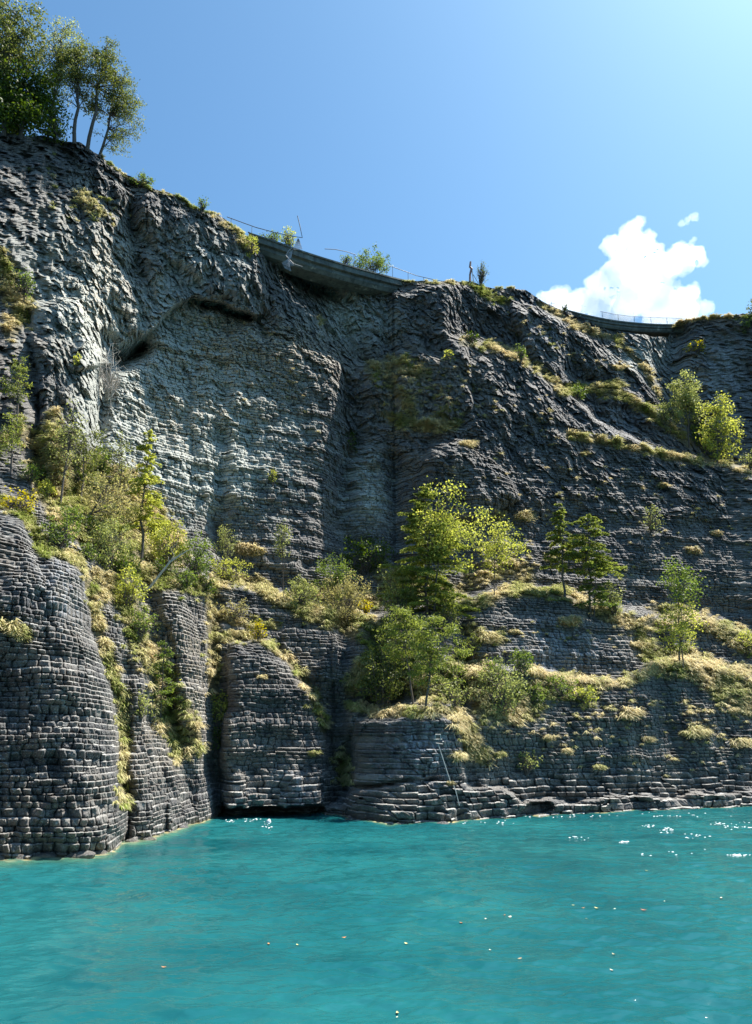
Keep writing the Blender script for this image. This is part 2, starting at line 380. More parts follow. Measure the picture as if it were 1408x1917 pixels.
def make_mesh(name, V, Q, attrs=None, smooth=False):
    me = bpy.data.meshes.new(name)
    V = np.asarray(V, np.float32); Q = np.asarray(Q, np.int32); k = Q.shape[1]
    me.vertices.add(len(V)); me.vertices.foreach_set('co', V.ravel())
    me.loops.add(Q.size); me.loops.foreach_set('vertex_index', Q.ravel())
    me.polygons.add(len(Q)); me.polygons.foreach_set('loop_start', np.arange(0, Q.size, k, dtype=np.int32))
    me.polygons.foreach_set('use_smooth', np.full(len(Q), smooth, bool))
    for an, av in (attrs or {}).items():
        a = me.attributes.new(an, 'FLOAT', 'POINT'); a.data.foreach_set('value', np.asarray(av, np.float32).ravel())
    me.update(calc_edges=True)
    return me
def gridq(nr, nc):
    i = np.arange(nr * nc).reshape(nr, nc)
    return np.stack([i[:-1, :-1], i[:-1, 1:], i[1:, 1:], i[1:, :-1]], -1).reshape(-1, 4)
def link(name, me, mat=None, parent=None, loc=None, **props):
    o = bpy.data.objects.new(name, me); COL.objects.link(o)
    if mat is not None: me.materials.append(mat)
    if parent is not None: o.parent = parent
    if loc is not None: o.location = loc
    for k_, v_ in props.items(): o[k_] = v_
    return o
def empty(name, loc, label, category, group=None):
    o = bpy.data.objects.new(name, None); COL.objects.link(o); o.location = loc
    o['label'] = label; o['category'] = category
    if group: o['group'] = group
    return o

# ------------------------------------------------------------------ materials
class NT:
    def __init__(s, name):
        s.m = bpy.data.materials.new(name); s.m.use_nodes = True; s.t = s.m.node_tree; s.t.nodes.clear()
        s.out = s.t.nodes.new('ShaderNodeOutputMaterial')
    def n(s, typ, ins=None, **kw):
        nd = s.t.nodes.new('ShaderNode' + typ)
        for a, b in kw.items(): setattr(nd, a, b)
        for a, b in (ins or {}).items():
            if isinstance(b, bpy.types.NodeSocket): s.t.links.new(b, nd.inputs[a])
            else: nd.inputs[a].default_value = b
        return nd
    def attr(s, nm): return s.n('Attribute', attribute_name=nm).outputs['Fac']
    def pos(s): return s.n('NewGeometry').outputs['Position']
    def noise(s, vec, scale, detail=4, rough=.55, **kw): return s.n('TexNoise', {'Vector': vec, 'Scale': scale, 'Detail': detail, 'Roughness': rough}, **kw).outputs[0]
    def math(s, op, a, b=0.0, c=None, clamp=False):
        nd = s.n('Math', operation=op); nd.use_clamp = clamp
        for i, x in enumerate((a, b) + ((c,) if c is not None else ())):
            if isinstance(x, bpy.types.NodeSocket): s.t.links.new(x, nd.inputs[i])
            else: nd.inputs[i].default_value = x
        return nd.outputs[0]
    def mix(s, f, a, b, blend='MIX'):
        nd = s.n('Mix', data_type='RGBA', blend_type=blend)
        for i, x in ((0, f), (6, a), (7, b)):
            if isinstance(x, bpy.types.NodeSocket): s.t.links.new(x, nd.inputs[i])
            else: nd.inputs[i].default_value = x if i == 0 else (*x, 1) if len(x) == 3 else x
        return nd.outputs[2]
    def ramp(s, f, lo, hi):
        return s.n('MapRange', {0: f, 1: lo, 2: hi}, interpolation_type='SMOOTHSTEP').outputs[0]
    def done(s, sh): s.t.links.new(sh, s.out.inputs[0]); return s.m

def rock_material():
    t = NT('rock'); p = t.pos()
    n1 = t.noise(p, .35, 5); n2 = t.noise(p, 3.0, 6, .65); n3 = t.noise(p, 14.0, 5, .6)
    tone = t.math('ADD', t.attr('pale'), t.math('MULTIPLY', t.math('SUBTRACT', n2, .5), .5))
    tone = t.math('ADD', tone, t.math('MULTIPLY', t.math('SUBTRACT', t.attr('var'), .5), .42))
    dark = t.mix(t.ramp(n1, .35, .65), (.070, .068, .071), (.145, .130, .115))
    c = t.mix(t.ramp(tone, .0, .9), dark, (.42, .435, .39))
    c = t.mix(t.math('MULTIPLY', t.attr('warm'), t.ramp(n2, .42, .62), clamp=True), c, (.42, .34, .23))
    # calcite veils, drawn out down the face
    sv = t.n('VectorMath', {0: p, 1: (2.2, 2.2, .45)}, operation='MULTIPLY').outputs[0]
    st = t.math('MULTIPLY', t.attr('streak'), t.ramp(t.noise(sv, 1.0, 5, .7), .42, .60))
    c = t.mix(st, c, (.36, .38, .42))
    jf = t.math('MULTIPLY', t.attr('joint_lit_tread'), t.ramp(t.noise(p, 1.3, 5, .65), .40, .62))
    c = t.mix(t.math('MULTIPLY', jf, .8, clamp=True), c, (.44, .43, .40))  # pale joints, and treads lightened in colour to look sunlit
    # scattered lichen and pale chips
    c = t.mix(t.math('MULTIPLY', t.ramp(n3, .54, .66), .7), c, (.42, .41, .38))
    c = t.mix(t.math('MULTIPLY', t.ramp(t.noise(p, .9, 6, .7), .56, .66), .35), c, (.05, .05, .062))
    soil = t.ramp(t.math('ADD', t.attr('soil'), t.math('MULTIPLY', t.math('SUBTRACT', n2, .5), 1.0)), .45, .8)
    sc = t.mix(t.noise(p, 1.6, 4), (.10, .085, .045), (.20, .165, .085))
    c = t.mix(soil, c, sc)
    # wet foot, tide stained
    z = t.n('SeparateXYZ', {0: p}).outputs[2]
    foot = t.ramp(t.math('ADD', z, t.math('MULTIPLY', n2, .5)), .42, .18)
    c = t.mix(t.math('MULTIPLY', foot, .85), c, (.30, .25, .15))
    b = t.n('Bump', {'Strength': .8, 'Distance': .14, 'Height': t.math('ADD', t.noise(p, 6.0, 7, .72), t.math('MULTIPLY', n3, .4))})
    bs = t.n('BsdfPrincipled', {'Base Color': c, 'Roughness': .78, 'Normal': b.outputs[0], 'Specular IOR Level': .35})
    return t.done(bs.outputs[0])
ROCK = rock_material()

# cap: the ground behind the cliff edge
capY = [.6, 2.5, 8, 30, 90]; capZ = [.05, .0, -.2, -1.0, -3.0]
rows = [FIN]; top = FIN[-1]
for dy, dz in zip(capY, capZ):
    r_ = top.copy(); sca = (top[:, 1] + dy) / top[:, 1]
    r_[:, 0] *= sca; r_[:, 1] += dy; r_[:, 2] += dz; rows.append(r_[None])
V = np.concatenate(rows, 0); NRT = V.shape[0]
def ext(a, vv=None): return np.concatenate([a] + [a[-1:] if vv is None else np.full_like(a[-1:], vv)] * len(capY), 0)
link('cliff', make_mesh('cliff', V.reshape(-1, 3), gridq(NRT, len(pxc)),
     {'joint_lit_tread': ext(joint_lit_tread), 'pale': ext(pale), 'streak': ext(streak), 'warm': ext(warm), 'soil': ext(soil, 1.0), 'var': ext(var)}), ROCK, kind='structure')

def at(px, py):
    """point of the finished rock face seen along a sight line"""
    ta, te = ray(px, py)
    c = np.interp(ta, taC, np.arange(len(taC))); ci = np.clip(np.asarray(c).astype(int), 0, len(taC) - 1)
    v_ = (te - te_bot) / (te_top[ci] - te_bot)
    ri = np.clip((v_ * (NR - 1)), 0, NR - 1).astype(int)
    return FIN[ri, ci]
def pt(px, py, Y):
    ta, te = ray(px, py); return np.array([ta * Y, Y, H + te * Y])

# ------------------------------------------------------------------ water
def water():
    nc, nr = 800, 1500
    pw = np.linspace(-700, 2100, nc); ta, _ = ray(pw, 1390.0)
    yy = 5.0 * (110.0 / 5.0) ** np.linspace(0, 1, nr)
    # finer where the picture looks
    YW, TW = np.meshgrid(yy, ta, indexing='ij'); XW = YW * TW
    c = np.clip(np.interp(TW, taC, np.arange(len(taC))).astype(int), 0, len(taC) - 1)
    zi = np.argmax(FIN[:, :, 2] > 0, axis=0); shore = FIN[zi, np.arange(FIN.shape[1]), 1]
    ks = 25; shore = np.convolve(np.pad(shore, ks // 2, 'edge'), np.ones(ks) / ks, 'valid')
    d = shore[c] - YW
    wd = np.interp(TW, [-.6, -.25, -.16, .0, .1, .6], [1.9, 2.2, 1.3, .6, .5, .3])
    sh = np.exp(-np.clip(d, 0, 99) / wd)
    def wv(a, L, amp, seed, asp=3.0):
        u = XW * math.cos(a) + YW * math.sin(a); v_ = -XW * math.sin(a) + YW * math.cos(a)
        nn = fbm(u / (L * asp), v_ / L, 3, seed)
        return amp * (1 - np.sqrt((2 * nn - 1) ** 2 + .006) * 2)
    patch = .55 + .9 * vn(XW / 9, YW / 9, 7)
    z = (wv(.1, 2.4, .06, 1, 2.0) + wv(-.25, .85, .088, 2, 2.3) + wv(.3, .40, .028, 3, 2.0)) * patch
    z = z * np.clip(1 - (YW - 60) / 60, .3, 1)
    me = make_mesh('water', np.stack([XW, YW, z], -1).reshape(-1, 3), gridq(nr, nc), {'shallow': sh}, True)
    t = NT('lake_water'); p = t.pos()
    n = t.noise(p, .12, 3)
    c_ = t.mix(t.ramp(n, .3, .7), (.006, .080, .092), (.014, .122, .128))
    c_ = t.mix(t.ramp(t.attr('shallow'), .15, .55), c_, (.05, .15, .11))
    c_ = t.mix(t.math('MULTIPLY', t.ramp(t.attr('shallow'), .5, .95), t.ramp(t.noise(p, 2.0, 4), .35, .6)), c_, (.42, .36, .19))
    pv = t.n('VectorMath', {0: p, 1: (1.0, 2.2, 1.0)}, operation='MULTIPLY').outputs[0]
    b = t.n('Bump', {'Strength': .45, 'Distance': .03, 'Height': t.noise(pv, 5, 3, .5)})
    bs = t.n('BsdfPrincipled', {'Base Color': c_, 'Roughness': .06, 'IOR': 1.33, 'Normal': b.outputs[0], 'Specular IOR Level': .5})
    link('water', me, t.done(bs.outputs[0]), kind='structure')
    def level(x, y):
        i = np.interp(y, yy, np.arange(nr)); j = np.interp(x / y, ta, np.arange(nc))
        return z[int(i), int(j)]
    return level
wlevel = water()

# ------------------------------------------------------------------ foliage tools
def leaf_material(name, a, b, tr=.45, rough=.55):
    t = NT(name)
    c = t.mix(t.attr('tint'), a, b)
    d = t.n('BsdfPrincipled', {'Base Color': c, 'Roughness': rough, 'Specular IOR Level': .3})
    tc = t.mix(.5, c, (1.0, .95, .35), 'MULTIPLY') if tr > .3 else c
    tl = t.n('BsdfTranslucent', {'Color': t.n('HueSaturation', {'Saturation': 1.1, 'Value': 1.7, 'Color': c}).outputs[0]})
    return t.done(t.n('MixShader', {0: tr, 1: d.outputs[0], 2: tl.outputs[0]}).outputs[0])
LM = {
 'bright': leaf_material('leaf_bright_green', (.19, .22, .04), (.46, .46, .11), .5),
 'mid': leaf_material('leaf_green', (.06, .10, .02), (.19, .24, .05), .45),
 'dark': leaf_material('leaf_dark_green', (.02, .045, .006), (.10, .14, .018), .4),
 'pine': leaf_material('needle_green', (.075, .105, .022), (.27, .30, .07), .45),
 'grey': leaf_material('leaf_grey_green', (.12, .14, .045), (.36, .38, .13), .45),
 'dryleaf': leaf_material('leaf_dry', (.16, .15, .06), (.40, .36, .15), .45),
 'yellow': leaf_material('leaf_yellow', (.25, .22, .02), (.50, .42, .04), .5),
 'olive': leaf_material('leaf_olive', (.05, .068, .016), (.19, .21, .055), .4),
}
def bark_material():
    t = NT('bark'); p = t.pos()
    sv = t.n('VectorMath', {0: p, 1: (1, 1, .25)}, operation='MULTIPLY').outputs[0]
    n_ = t.noise(sv, 14, 4)
    c = t.mix(n_, (.045, .036, .03), (.16, .13, .105))
    return t.done(t.n('BsdfPrincipled', {'Base Color': c, 'Roughness': .9, 'Normal': t.n('Bump', {'Height': n_, 'Distance': .02}).outputs[0]}).outputs[0])
def pale_wood():
    t = NT('dead_wood'); n_ = t.noise(t.pos(), 9, 4)
    return t.done(t.n('BsdfPrincipled', {'Base Color': t.mix(n_, (.30, .27, .24), (.55, .52, .47)), 'Roughness': .85}).outputs[0])
BARK = bark_material(); DEAD = pale_wood()
class MB:
    def __init__(s): s.v = []; s.q = []; s.n = 0
    def add(s, v_, q): s.v.append(np.asarray(v_, float)); s.q.append(np.asarray(q) + s.n); s.n += len(v_)
    def tube(s, pts, rad, k=5):
        pts = np.asarray(pts, float); m = len(pts)
        tg = np.gradient(pts, axis=0); tg /= np.linalg.norm(tg, axis=1)[:, None] + 1e-9
        ref = np.array([0.31, .95, .1]); a = np.cross(tg, ref); a /= np.linalg.norm(a, axis=1)[:, None] + 1e-9; b = np.cross(tg, a)
        th = np.arange(k) * 2 * math.pi / k
        rad = np.broadcast_to(np.asarray(rad, float), (m,))
        vv = pts[:, None] + rad[:, None, None] * (np.cos(th)[None, :, None] * a[:, None] + np.sin(th)[None, :, None] * b[:, None])
        i = np.arange(m * k).reshape(m, k); j = np.roll(i, -1, 1)
        s.add(vv.reshape(-1, 3), np.stack([i[:-1], j[:-1], j[1:], i[1:]], -1).reshape(-1, 4))
        s.add(np.array([pts[-1] + a[-1] * rad[-1], pts[-1] + b[-1] * rad[-1], pts[-1] - a[-1] * rad[-1], pts[-1] - b[-1] * rad[-1]]), [[0, 1, 2, 3]])
    def box(s, c, sx_, sy_, sz_, ax=None):
        c = np.asarray(c, float); e = np.eye(3) if ax is None else np.asarray(ax, float)
        vv = [c + e[0] * sx_ * i + e[1] * sy_ * j + e[2] * sz_ * k for k in (-.5, .5) for j in (-.5, .5) for i in (-.5, .5)]
        s.add(vv, [[0, 2, 3, 1], [4, 5, 7, 6], [0, 1, 5, 4], [2, 6, 7, 3], [0, 4, 6, 2], [1, 3, 7, 5]])
    def mesh(s, name, smooth=False): return make_mesh(name, np.concatenate(s.v), np.concatenate(s.q), None, smooth)
def unit(v_): return v_ / (np.linalg.norm(v_, axis=-1, keepdims=True) + 1e-9)
def leaves(cen, size, elong=1.6, axis=None, up=.0):
    m = len(cen)
    a = rng.normal(size=(m, 3)) if axis is None else axis + rng.normal(size=(m, 3)) * .45
    a[:, 2] -= up * 0; a = unit(a)
    nrm = rng.normal(size=(m, 3)); nrm[:, 2] += up * 1.6
    b = unit(np.cross(nrm, a))
    L = size * rng.uniform(.65, 1.35, (m, 1)); W = L / elong
    v_ = np.stack([cen - a * L * .5, cen + b * W * .5 + a * L * .08, cen + a * L * .5, cen - b * W * .5 + a * L * .08], 1)
    q = np.arange(m * 4).reshape(m, 4)
    return v_.reshape(-1, 3), q
def bent(a, b, sag=0.0, j=.05, m=6):
    a = np.asarray(a, float); b = np.asarray(b, float); t = np.linspace(0, 1, m)[:, None]
    p = a + (b - a) * t; L = np.linalg.norm(b - a)
    off = rng.normal(size=(m, 3)) * j * L * np.sin(math.pi * t); p = p + off
    p[:, 2] += sag * L * np.sin(math.pi * t[:, 0]); return p

def crown_points(kind, c, rx, ry, rz, ncl):
    """centres and radii of leaf clumps filling a crown"""
    d = unit(rng.normal(size=(ncl, 3))); r = rng.uniform(0, 1, (ncl, 1)) ** .42
    lob = .86 + .34 * vn(d[:, 0:1] * 2.2 + c[0], d[:, 2:3] * 2.2 + c[2] + d[:, 1:2], int(abs(c[0] * 31 + ncl)) % 97)
    P = d * r * lob
    if kind == 'egg': P[:, :2] *= (1.0 - .35 * P[:, 2:3])
    if kind == 'cone':
        z = rng.uniform(-1, 1, ncl) ** 1; P[:, 2] = z; k_ = (1 - z) / 2
        th = rng.uniform(0, 6.283, ncl); rr = rng.uniform(.25, 1, ncl) * (k_ * .95 + .06)
        P[:, 0] = np.cos(th) * rr; P[:, 1] = np.sin(th) * rr
    return c + P * np.array([rx, ry, rz])

def plant(name, label, category, base, box, kind='broad', leaf='mid', dens=1.0, lsize=.2, trunks=1, trunk_r=.09, group=None, dead=False, Yoff=0.0, shape='egg', clump=.2, seed=None, sparse=False):
    """base: pixel of the foot on the rock; box: the crown's extent (x0,y0,x1,y1) at the foot's distance"""
    B = np.array(at(*base)); Y = B[1] - .15 + Yoff; B = pt(base[0], base[1], Y)
    x0, y0, x1, y1 = box; lsize = lsize * .82
    pc = pt((x0 + x1) / 2, (y0 + y1) / 2, Y); pl = pt(x0, (y0 + y1) / 2, Y); pr = pt(x1, (y0 + y1) / 2, Y)
    tp = pt((x0 + x1) / 2, y0, Y); bt = pt((x0 + x1) / 2, y1, Y)
    rx = (pr[0] - pl[0]) / 2; rz = (tp[2] - bt[2]) / 2; ry = rx * .8
    root = empty(name, B, label, category, group)
    C_ = pc - B; area = rx * rz * 3.14
    wood = MB(); LV = []; TI = []
    nleaf = int(np.clip(area * 3.6 / (lsize * lsize * .5) * dens, 60, 22000))
    if kind in ('broad', 'shrub', 'pine'):
        cr_ = clump * min(rx, rz) + .06
        ncl = int(np.clip(area / (cr_ * cr_ * 1.3), 9, 150)); P = crown_points(None, C_, rx * .97, ry * .9, rz * .97, ncl)
        if kind == 'pine':
            P = crown_points('egg', C_, rx * .98, ry * .9, rz * .98, ncl)
        if kind == 'shrub':
            for k_ in range(trunks + 3):
                e = P[rng.integers(len(P))]
                wood.tube(bent((rng.normal() * .06, rng.normal() * .06, -.15), e, 0, .06), np.linspace(trunk_r * .6, .012, 6), 4)
            stems = [np.zeros(3)]
        else:
            stems = []
            for k_ in range(trunks):
                off = (k_ - (trunks - 1) / 2) * rx * .35
                e = C_ + np.array([off, rng.normal() * .2, rz * .75]); b0 = np.array([off * .35, 0, -.3])
                tr_ = bent(b0, e, 0, .012, 9); wood.tube(tr_, np.linspace(trunk_r, trunk_r * .22, 9), 7); stems.append(tr_)
        for i_, e in enumerate(P):
            if kind == 'shrub':
                s0 = P[rng.integers(len(P))] * rng.uniform(.2, .6)
            else:
                tr_ = stems[rng.integers(len(stems))]
                lo = np.array([q for q in tr_ if q[2] < e[2] + .1 * rz])
                s0 = (lo[-1] if len(lo) and rng.random() < .75 else tr_[rng.integers(3, 8)])
            wood.tube(bent(s0, e, .04, .06, 5), np.linspace(trunk_r * .30, .012, 5), 4)
        per = max(6, nleaf // len(P)); tone = rng.uniform(-.25, .25, len(P))
        for e, tn in zip(P, tone):
            m = int(per * rng.uniform(.5, 1.5)); r_ = cr_ * rng.uniform(.75, 1.35)
            q = rng.normal(size=(m, 3)) * .55 * r_
            if kind == 'pine': q[:, 2] *= .5
            LV.append(e + q); TI.append(np.clip(rng.uniform(0, 1, m) * .7 + .15 + tn, 0, 1))
        cen = np.concatenate(LV); ti = np.concatenate(TI)
        v_, q_ = leaves(cen, lsize, 3.2 if kind == 'pine' else 1.6, None, .35)
    else:   # conifer with whorled boughs
        hgt = tp[2] - B[2]; topz = hgt; lean = (C_[0]) * .6
        tr_ = bent((0, 0, -.3), (lean, 0, topz), 0, .012, 10); wood.tube(tr_, np.linspace(trunk_r, .02, 10), 7)
        zb = bt[2] - B[2]; nw = max(7, int((topz - zb) / .38)); cen = []; ax = []
        for k_ in range(nw):
            f_ = (k_ + rng.uniform(-.2, .2)) / nw; f_ = min(max(f_, 0), .99); z_ = zb + (topz - zb) * f_
            prof = (1 - f_) ** .75 if shape != 'flat' else (1 - f_ * f_) * .9 + .1
            for b_ in range(rng.integers(3, 6)):
                th = rng.uniform(0, 6.283); L = rx * prof * rng.uniform(.5, 1.1) + .12
                d_ = np.array([math.cos(th), math.sin(th) * .85, 0]); xz = np.interp(z_, tr_[:, 2], tr_[:, 0])
                s0 = np.array([xz, 0, z_]); e = s0 + d_ * L + np.array([0, 0, L * rng.uniform(-.32, .12)])
                br = bent(s0, e, .05, .03, 6); wood.tube(br, np.linspace(trunk_r * .22 + .012, .01, 6), 4)
                m = max(6, int(L * 55 * dens / (lsize / .2)))
                t_ = rng.uniform(.15, 1.03, m) ** .8; base_ = s0 + (e - s0) * t_[:, None]; side = np.array([-d_[1], d_[0], 0])
                sp_ = rng.normal(size=m) * .20 * L * (1.15 - t_)
                base_ = base_ + side * sp_[:, None] + rng.normal(size=(m, 3)) * .05; base_[:, 2] += .05 * L * np.sin(3.14 * t_) - np.abs(sp_) * .25 - .03
                cen.append(base_); ax.append(np.tile(d_, (m, 1)) + side * np.sign(sp_)[:, None] * .8)
                TI.append(np.clip(rng.uniform(0, 1, m) * .6 + .2 + rng.uniform(-.2, .2), 0, 1))
        cen = np.concatenate(cen); ti = np.concatenate(TI)
        v_, q_ = leaves(cen, lsize, 2.4, np.concatenate(ax), .4)
    wn, cn = ('stems', 'foliage') if kind == 'shrub' else ('trunk', 'crown')
    link(wn, wood.mesh(wn, True), DEAD if dead else BARK, root)
    link(cn, make_mesh(cn, v_, q_, {'tint': np.repeat(ti, 4)}), LM[leaf], root)
    return root

# ------------------------------------------------------------------ grass
def grass_mat():
    t = NT('grass'); c = t.mix(t.attr('tint'), (.74, .63, .38), (.30, .36, .07))
    c = t.mix(t.attr('dk'), c, (.10, .085, .04))
    d = t.n('BsdfPrincipled', {'Base Color': c, 'Roughness': .6, 'Specular IOR Level': .25})
    tl = t.n('BsdfTranslucent', {'Color': t.n('HueSaturation', {'Value': 1.25, 'Color': c}).outputs[0]})
    return t.done(t.n('MixShader', {0: .4, 1: d.outputs[0], 2: tl.outputs[0]}).outputs[0])
GM = grass_mat()
def blades(P, size, tint, nb=30):
    """drooping tufts rooted at points P"""
    m = len(P); P = np.repeat(P, nb, 0); N = m * nb
    size = np.repeat(np.broadcast_to(size, (m,)), nb) * rng.uniform(.5, 1.2, N); tint = np.repeat(tint, nb)
    th = rng.uniform(0, 6.283, N); out = np.stack([np.cos(th), np.sin(th) * .9 - .35, np.zeros(N)], 1)
    upv = rng.uniform(.25, 1.0, N)
    mid = P + out * (size * .32)[:, None]; mid[:, 2] += size * .42 * upv
    tip = P + out * (size * .85)[:, None]; tip[:, 2] += size * (.62 * upv - .42)
    side = np.stack([-np.sin(th), np.cos(th), np.zeros(N)], 1) * (size * .028 + .008)[:, None]
    root = P + rng.normal(size=(N, 3)) * np.array([.07, .07, .03])
    v_ = np.stack([root - side, root + side, mid + side, mid - side, mid - side, mid + side, tip + side * .3, tip - side * .3], 1)
    i = np.arange(N)[:, None] * 8
    q = np.concatenate([i + np.array([0, 1, 2, 3]), i + np.array([4, 5, 6, 7])], 0)
    tt = np.clip(tint + rng.normal(size=N) * .18, 0, 1); dk = rng.uniform(0, 1, N) ** 4 * .7
    return v_.reshape(-1, 3), q, np.repeat(tt, 8), np.repeat(dk, 8)
def sample_line(pts, cnt, wd):
    pts = np.array(pts, float); sg = np.linalg.norm(np.diff(pts, axis=0), axis=1); cum = np.concatenate([[0], np.cumsum(sg)])
    t = rng.uniform(0, cum[-1], cnt); x = np.interp(t, cum, pts[:, 0]); y = np.interp(t, cum, pts[:, 1])
    cl = (vn(t / 9, t * 0, 5) - .5) * wd * .8
    return x + rng.normal(size=cnt) * wd * .55, y + rng.normal(size=cnt) * wd * .5 + cl
def grass():
    VV = []; QQ = []; TT = []; DK = []; off = 0
    for gi, (pts, wd, cnt, gc, sz) in enumerate(GRASS):
        x, y = sample_line(pts, cnt, wd)
        keep = (vn(x / 11, y / 9, 900 + gi) > .38); x = x[keep]; y = y[keep]
        P = at(x, y); P = P + np.array([0, -.05, 0])
        v_, q, t_, d_ = blades(P, sz * rng.uniform(.6, 1.25, len(P)), np.clip(gc + .10 + (vn(x / 22, y / 22, 77) - .5) * 1.1, 0, 1))
        VV.append(v_); QQ.append(q + off); TT.append(t_); DK.append(d_); off += len(v_)
    link('grass', make_mesh('grass', np.concatenate(VV), np.concatenate(QQ), {'tint': np.concatenate(TT), 'dk': np.concatenate(DK)}), GM, kind='stuff', label='dry straw coloured and green grass growing along the ledges and gullies of the cliff', category='grass')
grass()
def tuft(label, px, py, wpx, col=.1):
    c = np.array(at(px, py)); s = c[1] / 1440 * wpx
    m = int(14 + wpx * .8); x = px + rng.normal(size=m) * wpx * .20; y = py + rng.normal(size=m) * wpx * .09
    P = at(x, y) + np.array([0, -.05, 0]) - c
    v_, q, t_, d_ = blades(P, min(.75, s * .45) * np.ones(m), np.full(m, col), 34)
    link('grass_tuft', make_mesh('grass_tuft', v_, q, {'tint': t_, 'dk': d_}), GM, loc=c, label=label, category='grass tuft', group='grass tufts on the rock face')
for a in [
 ('wide pale straw tuft on the banded rock below the middle of the long grass ledge', 1180, 1338, 46, .05),
 ('yellow green tuft on the banded rock at right, right of the wide straw tuft', 1303, 1374, 46, .35),
 ('small straw tuft between the wide pale tuft and the yellow green tuft', 1215, 1385, 22, .1),
 ('small tuft on the banded rock left of the wide straw tuft, upper of two', 1028, 1383, 20, .1),
 ('small tuft on the banded rock left of the wide straw tuft, lower of two', 1062, 1406, 20, .1),
 ('greenish tuft low above the water on the banded rock', 1120, 1436, 22, .5),
 ('straw tuft at the right edge of the photo above the waterline', 1388, 1392, 34, .2),
 ('straw tuft at the right edge just under the long grass ledge', 1373, 1330, 24, .1),
 ('round tuft on the dark wall right of the bright maple top, left of a pair', 935, 965, 28, .15),
 ('wider tuft on the dark wall, right of the pair above the bright sapling', 985, 967, 36, .2),
 ('pale tuft alone high on the dark right wall', 1340, 1000, 22, .05),
 ('tuft on the dark right wall above the loose broadleaf tree', 1297, 1032, 26, .1),
 ('long drooping tuft at the left end of the dark streaked panel', 915, 1196, 44, .2),
 ('small round tuft on the dark streaked panel beside the drooping one', 962, 1184, 20, .15),
 ('straw tuft at the right end of the dark streaked panel', 1190, 1208, 22, .1),
 ('two-toned tuft just under the twin pines on the ledge lip', 1065, 1165, 40, .1),
 ('bleached hanging tuft on the banded wall above the brown green ledge left of centre', 465, 1030, 48, .02),
 ('drooping tuft beside the right lower end of the rusty steel rod', 868, 1418, 36, .2),
 ('orange straw tuft at the foot of the steel rod', 843, 1466, 16, .1),
 ('green tuft on the wall at the bottom of the hanging grass right of the rod', 937, 1412, 22, .6),
 ('straw tuft below the crack at the right of the central grassy hump', 878, 832, 26, .1),
 ('spiky green yellow tuft on the upper diagonal ledge', 1085, 818, 34, .6),
 ('tall green yellow tuft at the top of the small upper terrace', 1145, 722, 44, .55),
 ('straw tuft on the dark upper right slope under the notch', 1160, 690, 22, .1),
 ('small tuft in the middle of the dark right wall', 1240, 910, 22, .15),
 ('small tuft on the dark wall above the streaked panel near the twin pines', 1095, 850, 18, .25),
 ('small straw tuft on the round-topped buttress above the water cave', 492, 1268, 16, .1),
 ('greenish tuft low on the right flank of the round-topped buttress', 590, 1410, 22, .6),
 ('straw tuft on the ridge beneath the skyline dip at left of the right bridge beam', 1080, 612, 24, .15),
]: tuft(*a)

